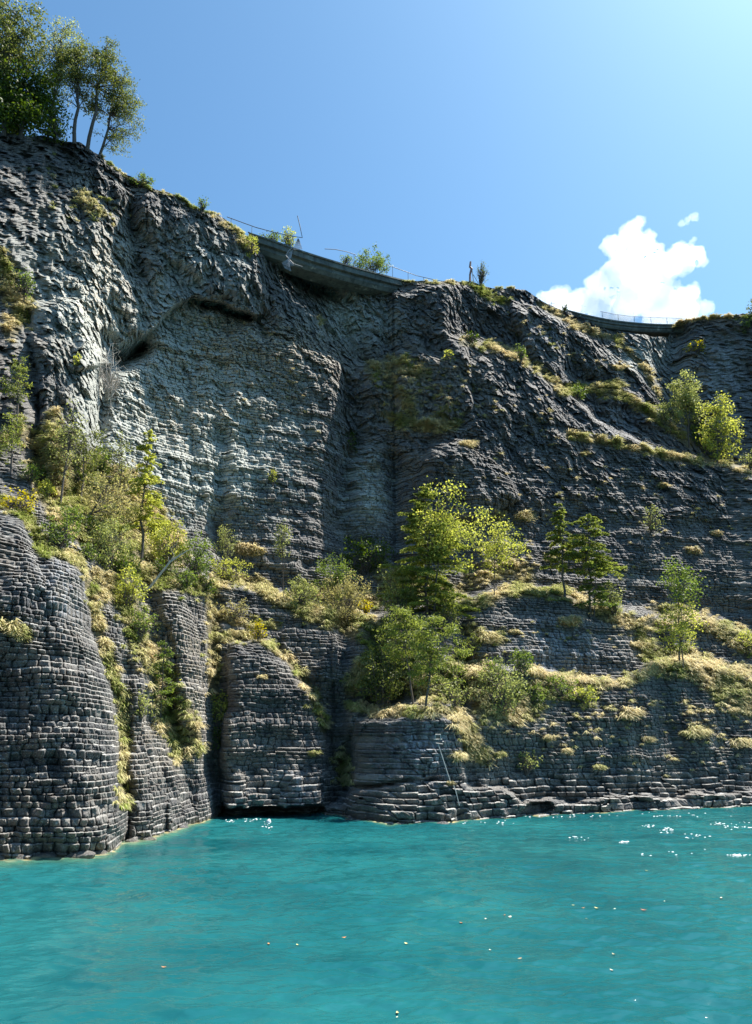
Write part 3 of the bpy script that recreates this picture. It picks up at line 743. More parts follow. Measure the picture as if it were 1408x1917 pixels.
# ------------------------------------------------------------------ trees and shrubs
PL = [
 # top left group
 dict(name='tree', label='tall dark tree at the top left corner, its crown cut by the left edge', category='tree', base=(8,252), box=(-60,0,80,200), leaf='olive', lsize=.30, dens=1.1, trunk_r=.22, clump=.17),
 dict(name='tree', label='pale feathery tree standing behind the pines on the top left cliff edge', category='tree', base=(90,256), box=(58,34,155,185), leaf='grey', lsize=.22, dens=.6, trunk_r=.13, clump=.2),
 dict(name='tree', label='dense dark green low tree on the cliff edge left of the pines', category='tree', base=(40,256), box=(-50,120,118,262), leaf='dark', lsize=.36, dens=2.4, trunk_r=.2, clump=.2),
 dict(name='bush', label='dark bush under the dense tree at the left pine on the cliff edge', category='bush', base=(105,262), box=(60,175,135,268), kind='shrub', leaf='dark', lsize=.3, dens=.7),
 dict(name='pine_tree', label='left pine of the three on the top left cliff edge', category='pine tree', base=(140,266), box=(98,72,188,198), kind='pine', leaf='olive', lsize=.34, dens=1.9, trunk_r=.2, clump=.24, group='three pines on the cliff edge'),
 dict(name='pine_tree', label='middle pine of the three on the top left cliff edge, straight trunk', category='pine tree', base=(164,278), box=(152,76,236,212), kind='pine', leaf='olive', lsize=.34, dens=1.9, trunk_r=.2, clump=.24, group='three pines on the cliff edge'),
 dict(name='pine_tree', label='right pine of the three, leaning out over the edge with drooping crown', category='pine tree', base=(186,290), box=(184,125,268,285), kind='pine', leaf='olive', lsize=.3, dens=1.2, trunk_r=.15, clump=.2, group='three pines on the cliff edge'),
 # skyline
 dict(name='bush', label='low green cushion on the left skyline below the three pines', category='bush', base=(262,346), box=(240,328,290,352), kind='shrub', leaf='mid', lsize=.2, dens=.8),
 dict(name='sapling', label='tiny sapling standing on the skyline left of the bent railing', category='sapling', base=(378,398), box=(370,368,390,396), kind='shrub', leaf='mid', lsize=.2, dens=.35),
 dict(name='bush', label='yellow green bush under the left end of the long concrete beam', category='bush', base=(468,478), box=(446,438,486,482), kind='shrub', leaf='bright', lsize=.22, dens=.7),
 dict(name='bush', label='low wide bush on top of the long beam behind the railing', category='bush', base=(512,462), box=(485,430,530,460), kind='shrub', leaf='mid', lsize=.22, dens=.6),
 dict(name='bush', label='upright light green bush on the long beam beside the bent rail', category='bush', base=(540,466), box=(526,426,552,464), kind='shrub', leaf='bright', lsize=.2, dens=.8),
 dict(name='bush', label='small bush on the long beam left of the round bush', category='bush', base=(648,496), box=(634,478,662,496), kind='shrub', leaf='mid', lsize=.2, dens=.6),
 dict(name='bush', label='largest round bush standing on top of the long beam', category='bush', base=(698,514), box=(662,468,730,516), kind='shrub', leaf='mid', lsize=.22, dens=1.0),
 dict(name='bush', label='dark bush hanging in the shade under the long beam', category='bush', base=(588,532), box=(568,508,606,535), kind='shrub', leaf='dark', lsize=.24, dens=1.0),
 dict(name='sapling', label='spindly half bare sapling on the skyline beside the broken post', category='sapling', base=(900,536), box=(888,484,915,534), kind='shrub', leaf='olive', lsize=.16, dens=.16, trunks=4),
 dict(name='bush', label='dark little bush on the skyline at the left end of the right beam', category='bush', base=(1057,584), box=(1051,568,1064,584), kind='shrub', leaf='dark', lsize=.2, dens=.8),
 dict(name='bush', label='grey bush at the right edge of the photo on the skyline', category='bush', base=(1412,590), box=(1396,556,1440,590), kind='shrub', leaf='olive', lsize=.24, dens=.7),
 dict(name='bush', label='yellow green bush under the skyline at the right edge', category='bush', base=(1400,616), box=(1376,590,1430,622), kind='shrub', leaf='mid', lsize=.24, dens=.7),
 # left slope
 dict(name='bush', label='dark shrub on the left edge high under the mossy rocks', category='bush', base=(45,560), box=(22,500,66,560), kind='shrub', leaf='mid', lsize=.2, dens=.5),
 dict(name='bush', label='tiny bright bush alone on the grey rib left of the bare branches', category='bush', base=(145,686), box=(136,662,154,688), kind='shrub', leaf='bright', lsize=.2, dens=.9),
 dict(name='pine_tree', label='bushy young pine at the left edge against dark rock', category='pine tree', base=(32,790), box=(6,662,58,772), kind='pine', leaf='pine', lsize=.22, dens=.9, trunk_r=.08, clump=.25),
 dict(name='pine_tree', label='spreading low pine at the left edge under the young pine', category='pine tree', base=(22,880), box=(-20,775,56,868), kind='pine', leaf='pine', lsize=.24, dens=.8, trunk_r=.08, clump=.25),
 dict(name='bush', label='yellow scrub on the rim above the left brick-like bluff', category='bush', base=(35,958), box=(-6,915,78,962), kind='shrub', leaf='yellow', lsize=.17, dens=.5),
 dict(name='tree', label='slender tall tree with sparse leaves and thin pale trunk on the left slope', category='tree', base=(112,948), box=(96,742,160,900), leaf='grey', lsize=.17, dens=.22, trunk_r=.08, clump=.2),
 dict(name='tree', label='dark round crowned tree right of the slender tall tree', category='tree', base=(152,945), box=(108,802,196,895), leaf='olive', lsize=.18, dens=.75, trunk_r=.08, clump=.22),
 dict(name='tree', label='thin twiggy tree between the dark round tree and the larch', category='tree', base=(222,960), box=(196,800,250,920), leaf='grey', lsize=.16, dens=.28, trunk_r=.06, clump=.2),
 dict(name='tree', label='sprawling low tree with a leaning dark trunk over the left slope', category='tree', base=(158,978), box=(150,880,262,985), leaf='dryleaf', lsize=.16, dens=.5, trunk_r=.09, clump=.2),
 dict(name='larch_tree', label='tall larch with drooping boughs on the left slope against the pale wall', category='larch tree', base=(264,1052), box=(218,796,318,985), kind='conifer', leaf='bright', lsize=.25, dens=1.5, trunk_r=.11),
 dict(name='bush', label='dark green bush at the foot of the slender tree above the bluff', category='bush', base=(115,1030), box=(84,952,150,1030), kind='shrub', leaf='mid', lsize=.18, dens=.8),
 dict(name='bush', label='grey green thicket left of the larch trunk', category='bush', base=(200,1065), box=(150,960,250,1068), kind='shrub', leaf='grey', lsize=.17, dens=.85, clump=.16),
 dict(name='bush', label='dark shaded bush under the larch, left of its trunk', category='bush', base=(225,1080), box=(185,1030,262,1085), kind='shrub', leaf='dark', lsize=.2, dens=.9),
 dict(name='bush', label='bright yellow green bush right of the larch trunk', category='bush', base=(312,1065), box=(276,970,348,1062), kind='shrub', leaf='bright', lsize=.19, dens=.8, clump=.18),
 dict(name='bush', label='green bush behind the fallen pale trunk', category='bush', base=(360,1085), box=(325,1000,400,1085), kind='shrub', leaf='mid', lsize=.18, dens=.8),
 dict(name='sapling', label='loose upright sapling on the ledge left of the bleached tuft', category='sapling', base=(426,1075), box=(400,985,446,1050), leaf='grey', lsize=.16, dens=.4, trunk_r=.04, clump=.22),
 dict(name='bush', label='yellow green bush hanging over the ledge below the loose sapling', category='bush', base=(425,1090), box=(385,1048,468,1092), kind='shrub', leaf='bright', lsize=.18, dens=.7),
 dict(name='bush', label='bright green bush above the ribbed gully beside the left bluff', category='bush', base=(240,1145), box=(205,1062,275,1140), kind='shrub', leaf='bright', lsize=.18, dens=.75),
 dict(name='bush', label='leafy bush hanging in the gully right under the bright green one', category='bush', base=(262,1205), box=(238,1125,290,1205), kind='shrub', leaf='mid', lsize=.16, dens=.6),
 dict(name='larch_tree', label='small dark young conifer in the grassy gully of the left bluff', category='conifer', base=(300,1345), box=(268,1190,342,1310), kind='conifer', leaf='mid', lsize=.19, dens=1.0, trunk_r=.05),
 dict(name='bush', label='grey leaved bush left of the young conifer in the gully', category='bush', base=(262,1350), box=(238,1285,288,1350), kind='shrub', leaf='grey', lsize=.16, dens=.6),
 dict(name='bush', label='yellow green bush right of the young conifer in the gully', category='bush', base=(330,1330), box=(300,1258,352,1330), kind='shrub', leaf='bright', lsize=.16, dens=.6),
 dict(name='bush', label='upper bright bush in the dark cleft left of the round-topped buttress', category='bush', base=(405,1370), box=(384,1290,434,1365), kind='shrub', leaf='bright', lsize=.17, dens=.8),
 dict(name='bush', label='lower small bush in the dark cleft left of the round-topped buttress', category='bush', base=(403,1410), box=(388,1362,424,1405), kind='shrub', leaf='mid', lsize=.17, dens=.7),
 dict(name='bush', label='small yellow green bush on top of the round-topped buttress', category='bush', base=(487,1200), box=(468,1164,504,1200), kind='shrub', leaf='yellow', lsize=.18, dens=.8),
 dict(name='bush', label='dry olive shrub on the cleft rim left of the round-topped buttress', category='bush', base=(440,1165), box=(408,1120,470,1165), kind='shrub', leaf='dryleaf', lsize=.16, dens=.5),
 # centre
 dict(name='sapling', label='thin pole-like sapling with two leaf clusters before the banded wall', category='sapling', base=(531,1125), box=(514,965,545,1060), leaf='grey', lsize=.18, dens=.4, trunk_r=.035, clump=.3),
 dict(name='bush', label='tiny plant high on the banded wall above the thin sapling', category='bush', base=(511,908), box=(502,876,519,908), kind='shrub', leaf='bright', lsize=.17, dens=.6),
 dict(name='bush', label='grey green bush on the central ledge right of the thin sapling', category='bush', base=(565,1135), box=(532,1080,600,1138), kind='shrub', leaf='grey', lsize=.18, dens=.75),
 dict(name='bush', label='pointed fresh green bush on the central ledge', category='bush', base=(620,1130), box=(590,1035,660,1125), kind='shrub', leaf='mid', lsize=.19, dens=.75),
 dict(name='bush', label='brown green thicket at the middle of the central ledge', category='bush', base=(640,1168), box=(598,1075,700,1165), kind='shrub', leaf='dryleaf', lsize=.17, dens=.75, clump=.17),
 dict(name='bush', label='small bright yellow shrub on the central ledge', category='bush', base=(684,1150), box=(672,1124,698,1148), kind='shrub', leaf='yellow', lsize=.18, dens=1.1),
 dict(name='bush', label='dark green reedy clump in the shaded recess above the central ledge', category='bush', base=(685,1080), box=(635,1005,735,1075), kind='shrub', leaf='dark', lsize=.28, dens=.8),
 dict(name='bush', label='grass covered shrub climbing the central gully', category='bush', base=(655,845), box=(640,808,675,850), kind='shrub', leaf='dark', lsize=.24, dens=.5),
 dict(name='pine_tree', label='tallest pine at the centre, rising behind the bright maple', category='pine tree', base=(800,1150), box=(715,905,885,1135), kind='conifer', leaf='pine', lsize=.30, dens=2.2, trunk_r=.13, shape='flat'),
 dict(name='maple_tree', label='bright yellow green maple in front of the tallest pine', category='maple tree', base=(812,1135), box=(772,905,905,1080), leaf='bright', lsize=.25, dens=.6, trunk_r=.09, clump=.2, Yoff=-1.4),
 dict(name='sapling', label='light green young tree on the ledge right of the maple', category='tree', base=(924,1120), box=(880,965,978,1075), leaf='bright', lsize=.22, dens=.55, trunk_r=.05, clump=.22),
 dict(name='bush', label='grey green bush left of the tallest pine foot', category='bush', base=(748,1165), box=(705,1060,790,1165), kind='shrub', leaf='grey', lsize=.19, dens=.7),
 dict(name='pine_tree', label='left trunked pine of the clump on the low central block', category='pine tree', base=(774,1322), box=(705,1120,800,1262), kind='pine', leaf='pine', lsize=.27, dens=1.7, trunk_r=.08, clump=.22, group='pine clump on the low block'),
 dict(name='pine_tree', label='right pine of the clump on the low central block, wide crown', category='pine tree', base=(796,1325), box=(755,1135,866,1290), kind='pine', leaf='pine', lsize=.27, dens=1.7, trunk_r=.09, clump=.2, group='pine clump on the low block', Yoff=-.6),
 dict(name='bush', label='dark shaded bush left of the pine clump', category='bush', base=(720,1330), box=(676,1200,762,1325), kind='shrub', leaf='olive', lsize=.2, dens=.8),
 dict(name='bush', label='low green bush right of the pine clump trunks', category='bush', base=(850,1330), box=(810,1270,880,1328), kind='shrub', leaf='grey', lsize=.19, dens=.6),
 dict(name='bush', label='olive bush on the grassy bank right of the pine clump', category='bush', base=(935,1335), box=(895,1240,985,1335), kind='shrub', leaf='grey', lsize=.18, dens=.7),
 dict(name='bush', label='upright green bush at the left end of the dark streaked panel', category='bush', base=(925,1285), box=(902,1228,948,1285), kind='shrub', leaf='mid', lsize=.18, dens=.7),
 dict(name='bush', label='round green bush at the foot of the dark streaked panel', category='bush', base=(976,1270), box=(952,1212,1002,1268), kind='shrub', leaf='mid', lsize=.18, dens=.8),
 dict(name='bush', label='dull shrub on the rock below the grassy bank', category='bush', base=(985,1448), box=(965,1405,1020,1445), kind='shrub', leaf='grey', lsize=.18, dens=.5),
 dict(name='bush', label='left bush of the leafy pair spilling below the long grass ledge', category='bush', base=(1045,1305), box=(1015,1262,1080,1310), kind='shrub', leaf='mid', lsize=.18, dens=.8),
 dict(name='bush', label='right bush of the leafy pair spilling below the long grass ledge', category='bush', base=(1092,1312), box=(1068,1280,1122,1320), kind='shrub', leaf='bright', lsize=.18, dens=.7),
 # right
 dict(name='pine_tree', label='narrow left pine of the twin pines on the right ledge', category='pine tree', base=(1057,1120), box=(1016,936,1092,1060), kind='conifer', leaf='pine', lsize=.28, dens=2.0, trunk_r=.12, shape='cone', group='twin pines on the ledge'),
 dict(name='pine_tree', label='broad right pine of the twin pines, flat layered boughs', category='pine tree', base=(1105,1148), box=(1046,962,1176,1075), kind='conifer', leaf='pine', lsize=.28, dens=2.0, trunk_r=.12, shape='flat', group='twin pines on the ledge'),
 dict(name='fir_tree', label='small green young fir before the broad right pine', category='fir tree', base=(1112,1150), box=(1085,1050,1168,1130), kind='conifer', leaf='mid', lsize=.22, dens=1.3, trunk_r=.06, Yoff=-.8),
 dict(name='bush', label='feathery bush right of the young fir', category='bush', base=(1150,1158), box=(1125,1090,1172,1155), kind='shrub', leaf='grey', lsize=.18, dens=.7),
 dict(name='tree', label='loose light green broadleaf tree on the right end of the grass ledge', category='tree', base=(1272,1240), box=(1228,1042,1316,1140), leaf='mid', lsize=.24, dens=.55, trunk_r=.08, clump=.22),
 dict(name='tree', label='bushy leafy tree just below the loose broadleaf tree', category='tree', base=(1278,1245), box=(1240,1125,1318,1222), leaf='bright', lsize=.22, dens=.6, trunk_r=.06, clump=.22, Yoff=-.5),
 dict(name='bush', label='feathery shrub on the dark right wall above the broadleaf tree', category='bush', base=(1220,1000), box=(1202,945,1240,1000), kind='shrub', leaf='grey', lsize=.2, dens=.45),
 dict(name='bush', label='yellow bush in the shaded notch wall at upper right', category='bush', base=(1300,664), box=(1280,640,1326,662), kind='shrub', leaf='yellow', lsize=.26, dens=.7),
 dict(name='tree', label='rounded grey green tree in the upper right recess', category='tree', base=(1290,835), box=(1252,702,1318,790), leaf='grey', lsize=.28, dens=1.4, trunk_r=.1, clump=.24),
 dict(name='tree', label='yellow green tree with tufted branches right of the rounded grey tree', category='tree', base=(1342,868), box=(1310,728,1384,856), leaf='bright', lsize=.28, dens=.85, trunk_r=.09, clump=.22),
 dict(name='bush', label='green bush between the two upper right trees at their feet', category='bush', base=(1320,850), box=(1292,790,1345,845), kind='shrub', leaf='mid', lsize=.26, dens=.7),
 dict(name='bush', label='light bush on the diagonal terrace left of the rounded grey tree', category='bush', base=(1248,812), box=(1222,745,1272,808), kind='shrub', leaf='grey', lsize=.24, dens=.65),
 dict(name='bush', label='small green bush at the lower end of the upper diagonal ridge', category='bush', base=(1082,750), box=(1066,716,1100,748), kind='shrub', leaf='mid', lsize=.22, dens=.7),
 dict(name='bush', label='tiny bush on the crest of the upper diagonal ridge', category='bush', base=(975,680), box=(963,640,988,676), kind='shrub', leaf='mid', lsize=.2, dens=.4),
 dict(name='bush', label='dark low bush at the left start of the upper diagonal ridge', category='bush', base=(880,642), box=(862,622,900,642), kind='shrub', leaf='dark', lsize=.24, dens=.7),
 dict(name='bush', label='small yellow green bush in the middle of the central hump', category='bush', base=(838,678), box=(826,656,852,678), kind='shrub', leaf='bright', lsize=.22, dens=.7),
 dict(name='bush', label='pale leaved bush cut by the right edge of the photo', category='bush', base=(1404,880), box=(1388,842,1430,878), kind='shrub', leaf='grey', lsize=.24, dens=.6),
 dict(name='bush', label='bright green bush at the right edge on the lower terrace slope', category='bush', base=(1398,1225), box=(1370,1180,1430,1225), kind='shrub', leaf='bright', lsize=.18, dens=.6),
]
for (bx, by, bw, bh, lf) in [(75,905,40,34,'mid'),(100,870,36,40,'grey'),(140,905,44,40,'mid'),(175,925,40,40,'grey'),(90,935,44,40,'bright'),(130,985,50,40,'mid'),(170,1010,50,44,'dark'),(205,985,50,44,'mid'),(245,985,44,44,'dryleaf'),(290,1010,44,50,'mid'),
                         (165,1050,44,34,'mid'),(300,1080,50,36,'dark'),(345,1100,50,34,'mid'),(120,840,36,40,'grey'),(235,925,40,50,'dryleaf'),(190,890,40,50,'mid'),(55,905,40,36,'mid'),(385,1110,40,40,'dark')]:
    PL.append(dict(name='bush', label='one of the low bushes crowding the upper left slope between the named trees', category='bush', base=(bx,by), box=(bx-bw/2,by-bh,bx+bw/2,by+3), kind='shrub', leaf=lf, lsize=.17, dens=.9, group='low bushes crowding the left slope'))
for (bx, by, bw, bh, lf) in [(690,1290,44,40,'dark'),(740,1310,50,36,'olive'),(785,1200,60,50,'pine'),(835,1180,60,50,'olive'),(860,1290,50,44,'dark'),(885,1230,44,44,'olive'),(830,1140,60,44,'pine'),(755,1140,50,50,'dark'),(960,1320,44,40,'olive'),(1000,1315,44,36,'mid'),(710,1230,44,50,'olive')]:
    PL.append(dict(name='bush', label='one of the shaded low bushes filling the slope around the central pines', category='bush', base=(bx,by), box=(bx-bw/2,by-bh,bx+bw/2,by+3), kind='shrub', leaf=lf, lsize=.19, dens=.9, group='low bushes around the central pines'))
for kw in PL:
    kw = dict(kw); plant(**kw)

# a long low bough of the larch, a fallen trunk, the bare thicket
def fallen():
    a = at(280, 1108) + np.array([0, -.5, 0]); b = pt(352, 1030, a[1] - .3); m = pt(318, 1052, a[1] - .45)
    w_ = MB(); w_.tube([a - a, m - a, b - a], [.10, .075, .03], 6)
    for e in ((330, 1040), (318, 1020), (300, 1052)):
        w_.tube(bent(m - a, pt(e[0] + 14, e[1] - 10, a[1] - .6) - a, 0, .08), [.03, .028, .022, .018, .012, .008], 4)
    link('fallen_trunk', w_.mesh('fallen_trunk', True), DEAD, loc=a, label='pale dead trunk leaning diagonally over the bushes right of the larch foot', category='dead tree')
fallen()
def bare():
    c = at(208, 745) + np.array([0, -.4, 0]); w_ = MB()
    for k_ in range(34):
        e = pt(rng.uniform(170, 228), rng.uniform(642, 725), c[1] - rng.uniform(0, 1.6)) - c
        p = bent((rng.normal() * .15, 0, rng.normal() * .1), e, .12, .09, 7); w_.tube(p, np.linspace(.045, .012, 7), 4)
        for q in range(4):
            i_ = rng.integers(2, 6); w_.tube(bent(p[i_], p[i_] + rng.normal(size=3) * .55, 0, .1, 4), [.018, .014, .01, .006], 3)
    w_.tube(bent((.1, 0, 0), pt(190, 850, c[1] - .5) - c, 0, .04), [.02] * 6, 3)
    link('bare_bush', w_.mesh('bare_bush', True), DEAD, loc=c, label='tangle of bare white dead branches hanging beside the dark cave mouth', category='dead bush')
bare()

# ------------------------------------------------------------------ road edge: concrete beams, railings
def concrete():
    t = NT('old_concrete'); p = t.pos()
    sv = t.n('VectorMath', {0: p, 1: (1.2, 1.2, .25)}, operation='MULTIPLY').outputs[0]
    a = t.noise(p, 1.1, 6, .65); b = t.noise(sv, 2.4, 5, .7)
    c = t.mix(t.ramp(a, .3, .7), (.075, .09, .085), (.15, .17, .155))
    c = t.mix(t.ramp(b, .48, .68), c, (.06, .065, .058))
    c = t.mix(t.ramp(t.noise(p, .6, 4), .6, .7), c, (.38, .41, .36))
    return t.done(t.n('BsdfPrincipled', {'Base Color': c, 'Roughness': .9, 'Normal': t.n('Bump', {'Height': a, 'Distance': .08, 'Strength': .6}).outputs[0]}).outputs[0])
CONC = concrete()
def metal(name, col, rough=.6, met=0.0):
    t = NT(name); n_ = t.noise(t.pos(), 8, 4)
    return t.done(t.n('BsdfPrincipled', {'Base Color': t.mix(t.ramp(n_, .4, .7), col, tuple(x * .6 for x in col)), 'Roughness': rough, 'Metallic': met}).outputs[0])
RAIL = metal('rail_paint', (.12, .14, .17)); RUST = metal('rusty_steel', (.30, .17, .14)); STEEL = metal('grey_steel', (.42, .41, .38))
MESHW = metal('wire', (.34, .35, .36)); ASPH = metal('asphalt', (.07, .07, .072), .9)
def sweep(pts, prof, sub=8):
    """prof: (outward offset, height) loop swept along a curved line"""
    P = np.array(pts, float); t = np.linspace(0, len(P) - 1, (len(P) - 1) * sub + 1); k_ = np.arange(len(P))
    C3 = np.stack([np.interp(t, k_, P[:, i]) for i in range(3)], 1)
    ker = np.ones(7) / 7; C3 = np.stack([np.convolve(np.pad(C3[:, i], 3, 'reflect', reflect_type='odd'), ker, 'valid') for i in range(3)], 1)
    tg = np.gradient(C3, axis=0); tg[:, 2] = 0; tg = unit(tg); out = np.stack([tg[:, 1], -tg[:, 0], np.zeros(len(tg))], 1)
    m = len(prof); V_ = C3[:, None] + np.array([q[0] for q in prof])[None, :, None] * out[:, None] + np.array([q[1] for q in prof])[None, :, None] * np.array([0, 0, 1.0])
    i = np.arange(len(C3) * m).reshape(len(C3), m); j = np.roll(i, -1, 1)
    Q = np.stack([i[:-1], i[1:], j[1:], j[:-1]], -1).reshape(-1, 4)
    caps = []
    for r_ in (0, len(C3) - 1):
        base = i[r_]
        for q in range(1, m - 2, 2): caps.append([base[0], base[q], base[q + 1], base[min(q + 2, m - 1)]])
    return V_.reshape(-1, 3), np.concatenate([Q, np.array(caps)]), C3, out
EDGE1 = [(466,436),(480,442),(520,455),(560,470),(600,483),(640,495),(690,509),(735,521),(790,533)]
Y1_ = np.interp([e[0] for e in EDGE1], [466, 480, 560, 640, 735, 790], [70.6, 69.8, 70.8, 73.4, 77.6, 82.5])
E1 = [pt(x, y, Y) for (x, y), Y in zip(EDGE1, Y1_)]
EDGE2 = [(1060,581),(1100,592),(1140,600),(1180,605),(1220,608),(1260,609),(1300,607)]
Y2_ = np.interp([e[0] for e in EDGE2], [1060, 1100, 1140, 1220, 1260, 1300], [84.6, 84.2, 84.6, 86.2, 88.0, 91.0])
Y2_ = Y2_.copy(); Y2_[0] = at(1060, 592)[1] + 1.2; Y2_[1] = at(1100, 606)[1] - .1; Y2_[-1] = at(1300, 618)[1] + 1.5; Y2_[-2] = at(1262, 632)[1] - .1; Y2_[2:-2] = np.interp(np.arange(2, len(Y2_) - 2), [1, len(Y2_) - 2], [Y2_[1], Y2_[-2]])
E2 = [pt(x, y, Y) for (x, y), Y in zip(EDGE2, Y2_)]; print('beam2 Y', Y2_, at(1180, 630)[1])
def beam(E, hs, label, dp=1.0):
    c = E[0]; root = empty('retaining_beam', c, label, 'concrete beam')
    E_ = [e - c for e in E]
    v_, q, C3, out = sweep(E_, [(0, 0), (0, -1.05 * hs), (-.55 * dp, -1.12 * hs), (-2.6, -1.12 * hs), (-2.6, 0)])
    link('fascia', make_mesh('fascia', v_, q), CONC, root)
    v_, q, _, _ = sweep(E_, [(-.35 * dp, -1.123 * hs), (-.35 * dp, -1.75 * hs), (-.7 * dp, -2.35 * hs), (-2.4, -2.35 * hs), (-2.4, -1.123 * hs)])
    link('lower_wall', make_mesh('lower_wall', v_, q), CONC, root)
    v_, q, _, _ = sweep(E_, [(.14, .10), (.14, -.08), (-.9, -.08), (-.9, .10)])
    link('coping', make_mesh('coping', v_, q), CONC, root)
    return C3 + c, out
CL1, OUT1 = beam(E1, .64, 'long weathered concrete beam carrying the road edge across the central recess')
CL2, OUT2 = beam(E2, .40, 'shorter concrete beam across the notch at the upper right under the cloud', .5)
def slab(E):
    v_, q, _, _ = sweep(E, [(-2.7, .06), (-2.7, -.3), (-9, -.3), (-9, .06)]); return v_, q
v_, q_ = slab(E1); v2_, q2_ = slab(E2)
link('road', make_mesh('road', np.concatenate([v_, v2_]), np.concatenate([q_, q2_ + len(v_)])), ASPH, kind='structure')
def curve3(pts, sub=6):
    P = np.array(pts); t = np.linspace(0, len(P) - 1, (len(P) - 1) * sub + 1); return np.stack([np.interp(t, np.arange(len(P)), P[:, i]) for i in range(3)], 1)
def railing(rail_px, foot_px, Ys, label, posts, wire=False, r_=.035):
    xs = [p[0] for p in rail_px]
    Yf = lambda x: float(np.interp(x, [q[0] for q in Ys], [q[1] for q in Ys]))
    top_ = [pt(x, y, Yf(x)) for x, y in rail_px]; c = top_[0]
    root = empty('railing', c, label, 'railing')
    m = MB(); m.tube(np.array(top_) - c, r_, 6); link('handrail', m.mesh('handrail', True), RAIL, root)
    fx = [p[0] for p in foot_px]; fy = [p[1] for p in foot_px]
    for x in posts:
        y = float(np.interp(x, xs, [p[1] for p in rail_px])); g = pt(x, float(np.interp(x, fx, fy)) + 3, Yf(x)); hx = pt(x, y, Yf(x)); g[0] = hx[0]
        m = MB(); m.tube([g - c, hx - c], .028, 5); link('post', m.mesh('post'), RAIL, root)
    if wire:
        m = MB(); n_ = 90
        X = np.linspace(xs[0], xs[-1], n_)
        T_ = np.array([pt(x, float(np.interp(x, xs, [p[1] for p in rail_px])), Yf(x)) for x in X]) - c
        B_ = np.array([pt(x, float(np.interp(x, fx, fy)) + 1, Yf(x)) for x in X]) - c
        for k_ in range(0, n_ - 3):
            m.tube([B_[k_], T_[k_ + 3]], .010, 3); m.tube([T_[k_], B_[k_ + 3]], .010, 3)
        link('wire_mesh', m.mesh('wire_mesh'), MESHW, root)
YS1 = list(zip([e[0] for e in EDGE1], Y1_ + .3)); YS2 = list(zip([e[0] for e in EDGE2], Y2_ + .3))
railing([(425,406),(455,417),(480,426),(510,434),(545,442),(566,445),(562,425),(557,404)], EDGE1, YS1, 'left railing on the long beam, its end bent upward into the sky', [433, 472, 512, 549], r_=.045)
railing([(608,466),(628,467),(648,471),(666,477)], EDGE1, YS1, 'short loose piece of handrail sticking out left of the round bush', [663], r_=.04)
railing([(725,496),(750,505),(780,516),(810,523),(850,531)], EDGE1 + [(850,532)], YS1 + [(850,81.0)], 'middle railing running down to the skyline right of the round bush', [735, 764, 793], r_=.04)
railing([(1030,567),(1045,570),(1062,573)], [(1030,578),(1062,586)], [(1030,82.0),(1062,82.5)], 'tiny piece of railing left of the right beam against the cloud', [1032, 1060], r_=.03)
railing([(1124,583),(1150,588),(1180,592),(1220,594),(1255,595),(1290,597)], EDGE2, YS2, 'railing with pale wire mesh on the right beam in front of the cloud', [1127, 1157, 1187, 1218, 1248, 1276], True, .03)
def torn():
    c = pt(557, 470, 69.6); m = MB(); n_ = 16
    for k_ in range(n_):
        a = k_ / (n_ - 1)
        m.tube([pt(548 + 18 * a, 468 - 2 * a, 69.6) - c, pt(558 + 2 * a, 446 + 2 * a, 69.6) - c], .012, 3)
        m.tube([pt(548 + 10 * a, 468 - 20 * a, 69.6) - c, pt(566 - 7 * a, 466 - 18 * a, 69.6) - c], .012, 3)
    link('torn_fence', m.mesh('torn_fence'), MESHW, loc=c, label='small upright triangle of torn wire fence under the bent rail end', category='wire fence')
    c = pt(545, 465, 68.6); m = MB()
    path = [(548, 463), (540, 470), (535, 478), (541, 485), (541, 500)]
    m.tube([pt(x, y, 68.6) - c for x, y in path], .05, 5)
    m.tube([pt(x, y, 68.6) - c for x, y in [(541, 485), (550, 494), (566, 499)]], .035, 5)
    for k_ in range(15):
        a = k_ / 14
        m.tube([pt(536 + 12 * a, 476 - 8 * a, 68.6) - c, pt(541 + 4 * a, 487 - 4 * a, 68.4) - c], .013, 3)
        m.tube([pt(541, 484 + 3 * a, 68.5) - c, pt(527 + 24 * a, 492 + 14 * a * (1.4 - a), 68.3 - .3 * a) - c], .014, 3)
        m.tube([pt(528 + 12 * a, 491 - 5 * a, 68.4) - c, pt(533 + 12 * a, 502 + 6 * a, 68.2) - c], .012, 3)
    link('torn_fence', m.mesh('torn_fence'), MESHW, loc=c, label='twisted wire fence hanging down over the front of the long beam', category='wire fence')
torn()
def broken_post():
    Y = 80.0; c = pt(883, 532, Y); root = empty('broken_post', c, 'bent rusty post with a slanting brace on the skyline beside the bare sapling', 'post')
    m = MB(); m.tube([pt(x, y, Y) - c for x, y in [(880, 527), (880, 514), (883, 503), (880, 500), (881, 490)]], [.13, .12, .16, .14, .11], 6); link('bent_plate', m.mesh('bent_plate'), RUST, root)
    m = MB(); m.tube([pt(887, 530, Y) - c, pt(884, 506, Y) - c], .05, 5); m.tube([pt(896, 531, Y) - c, pt(886, 514, Y) - c], .04, 5); link('brace', m.mesh('brace'), STEEL, root)
broken_post()
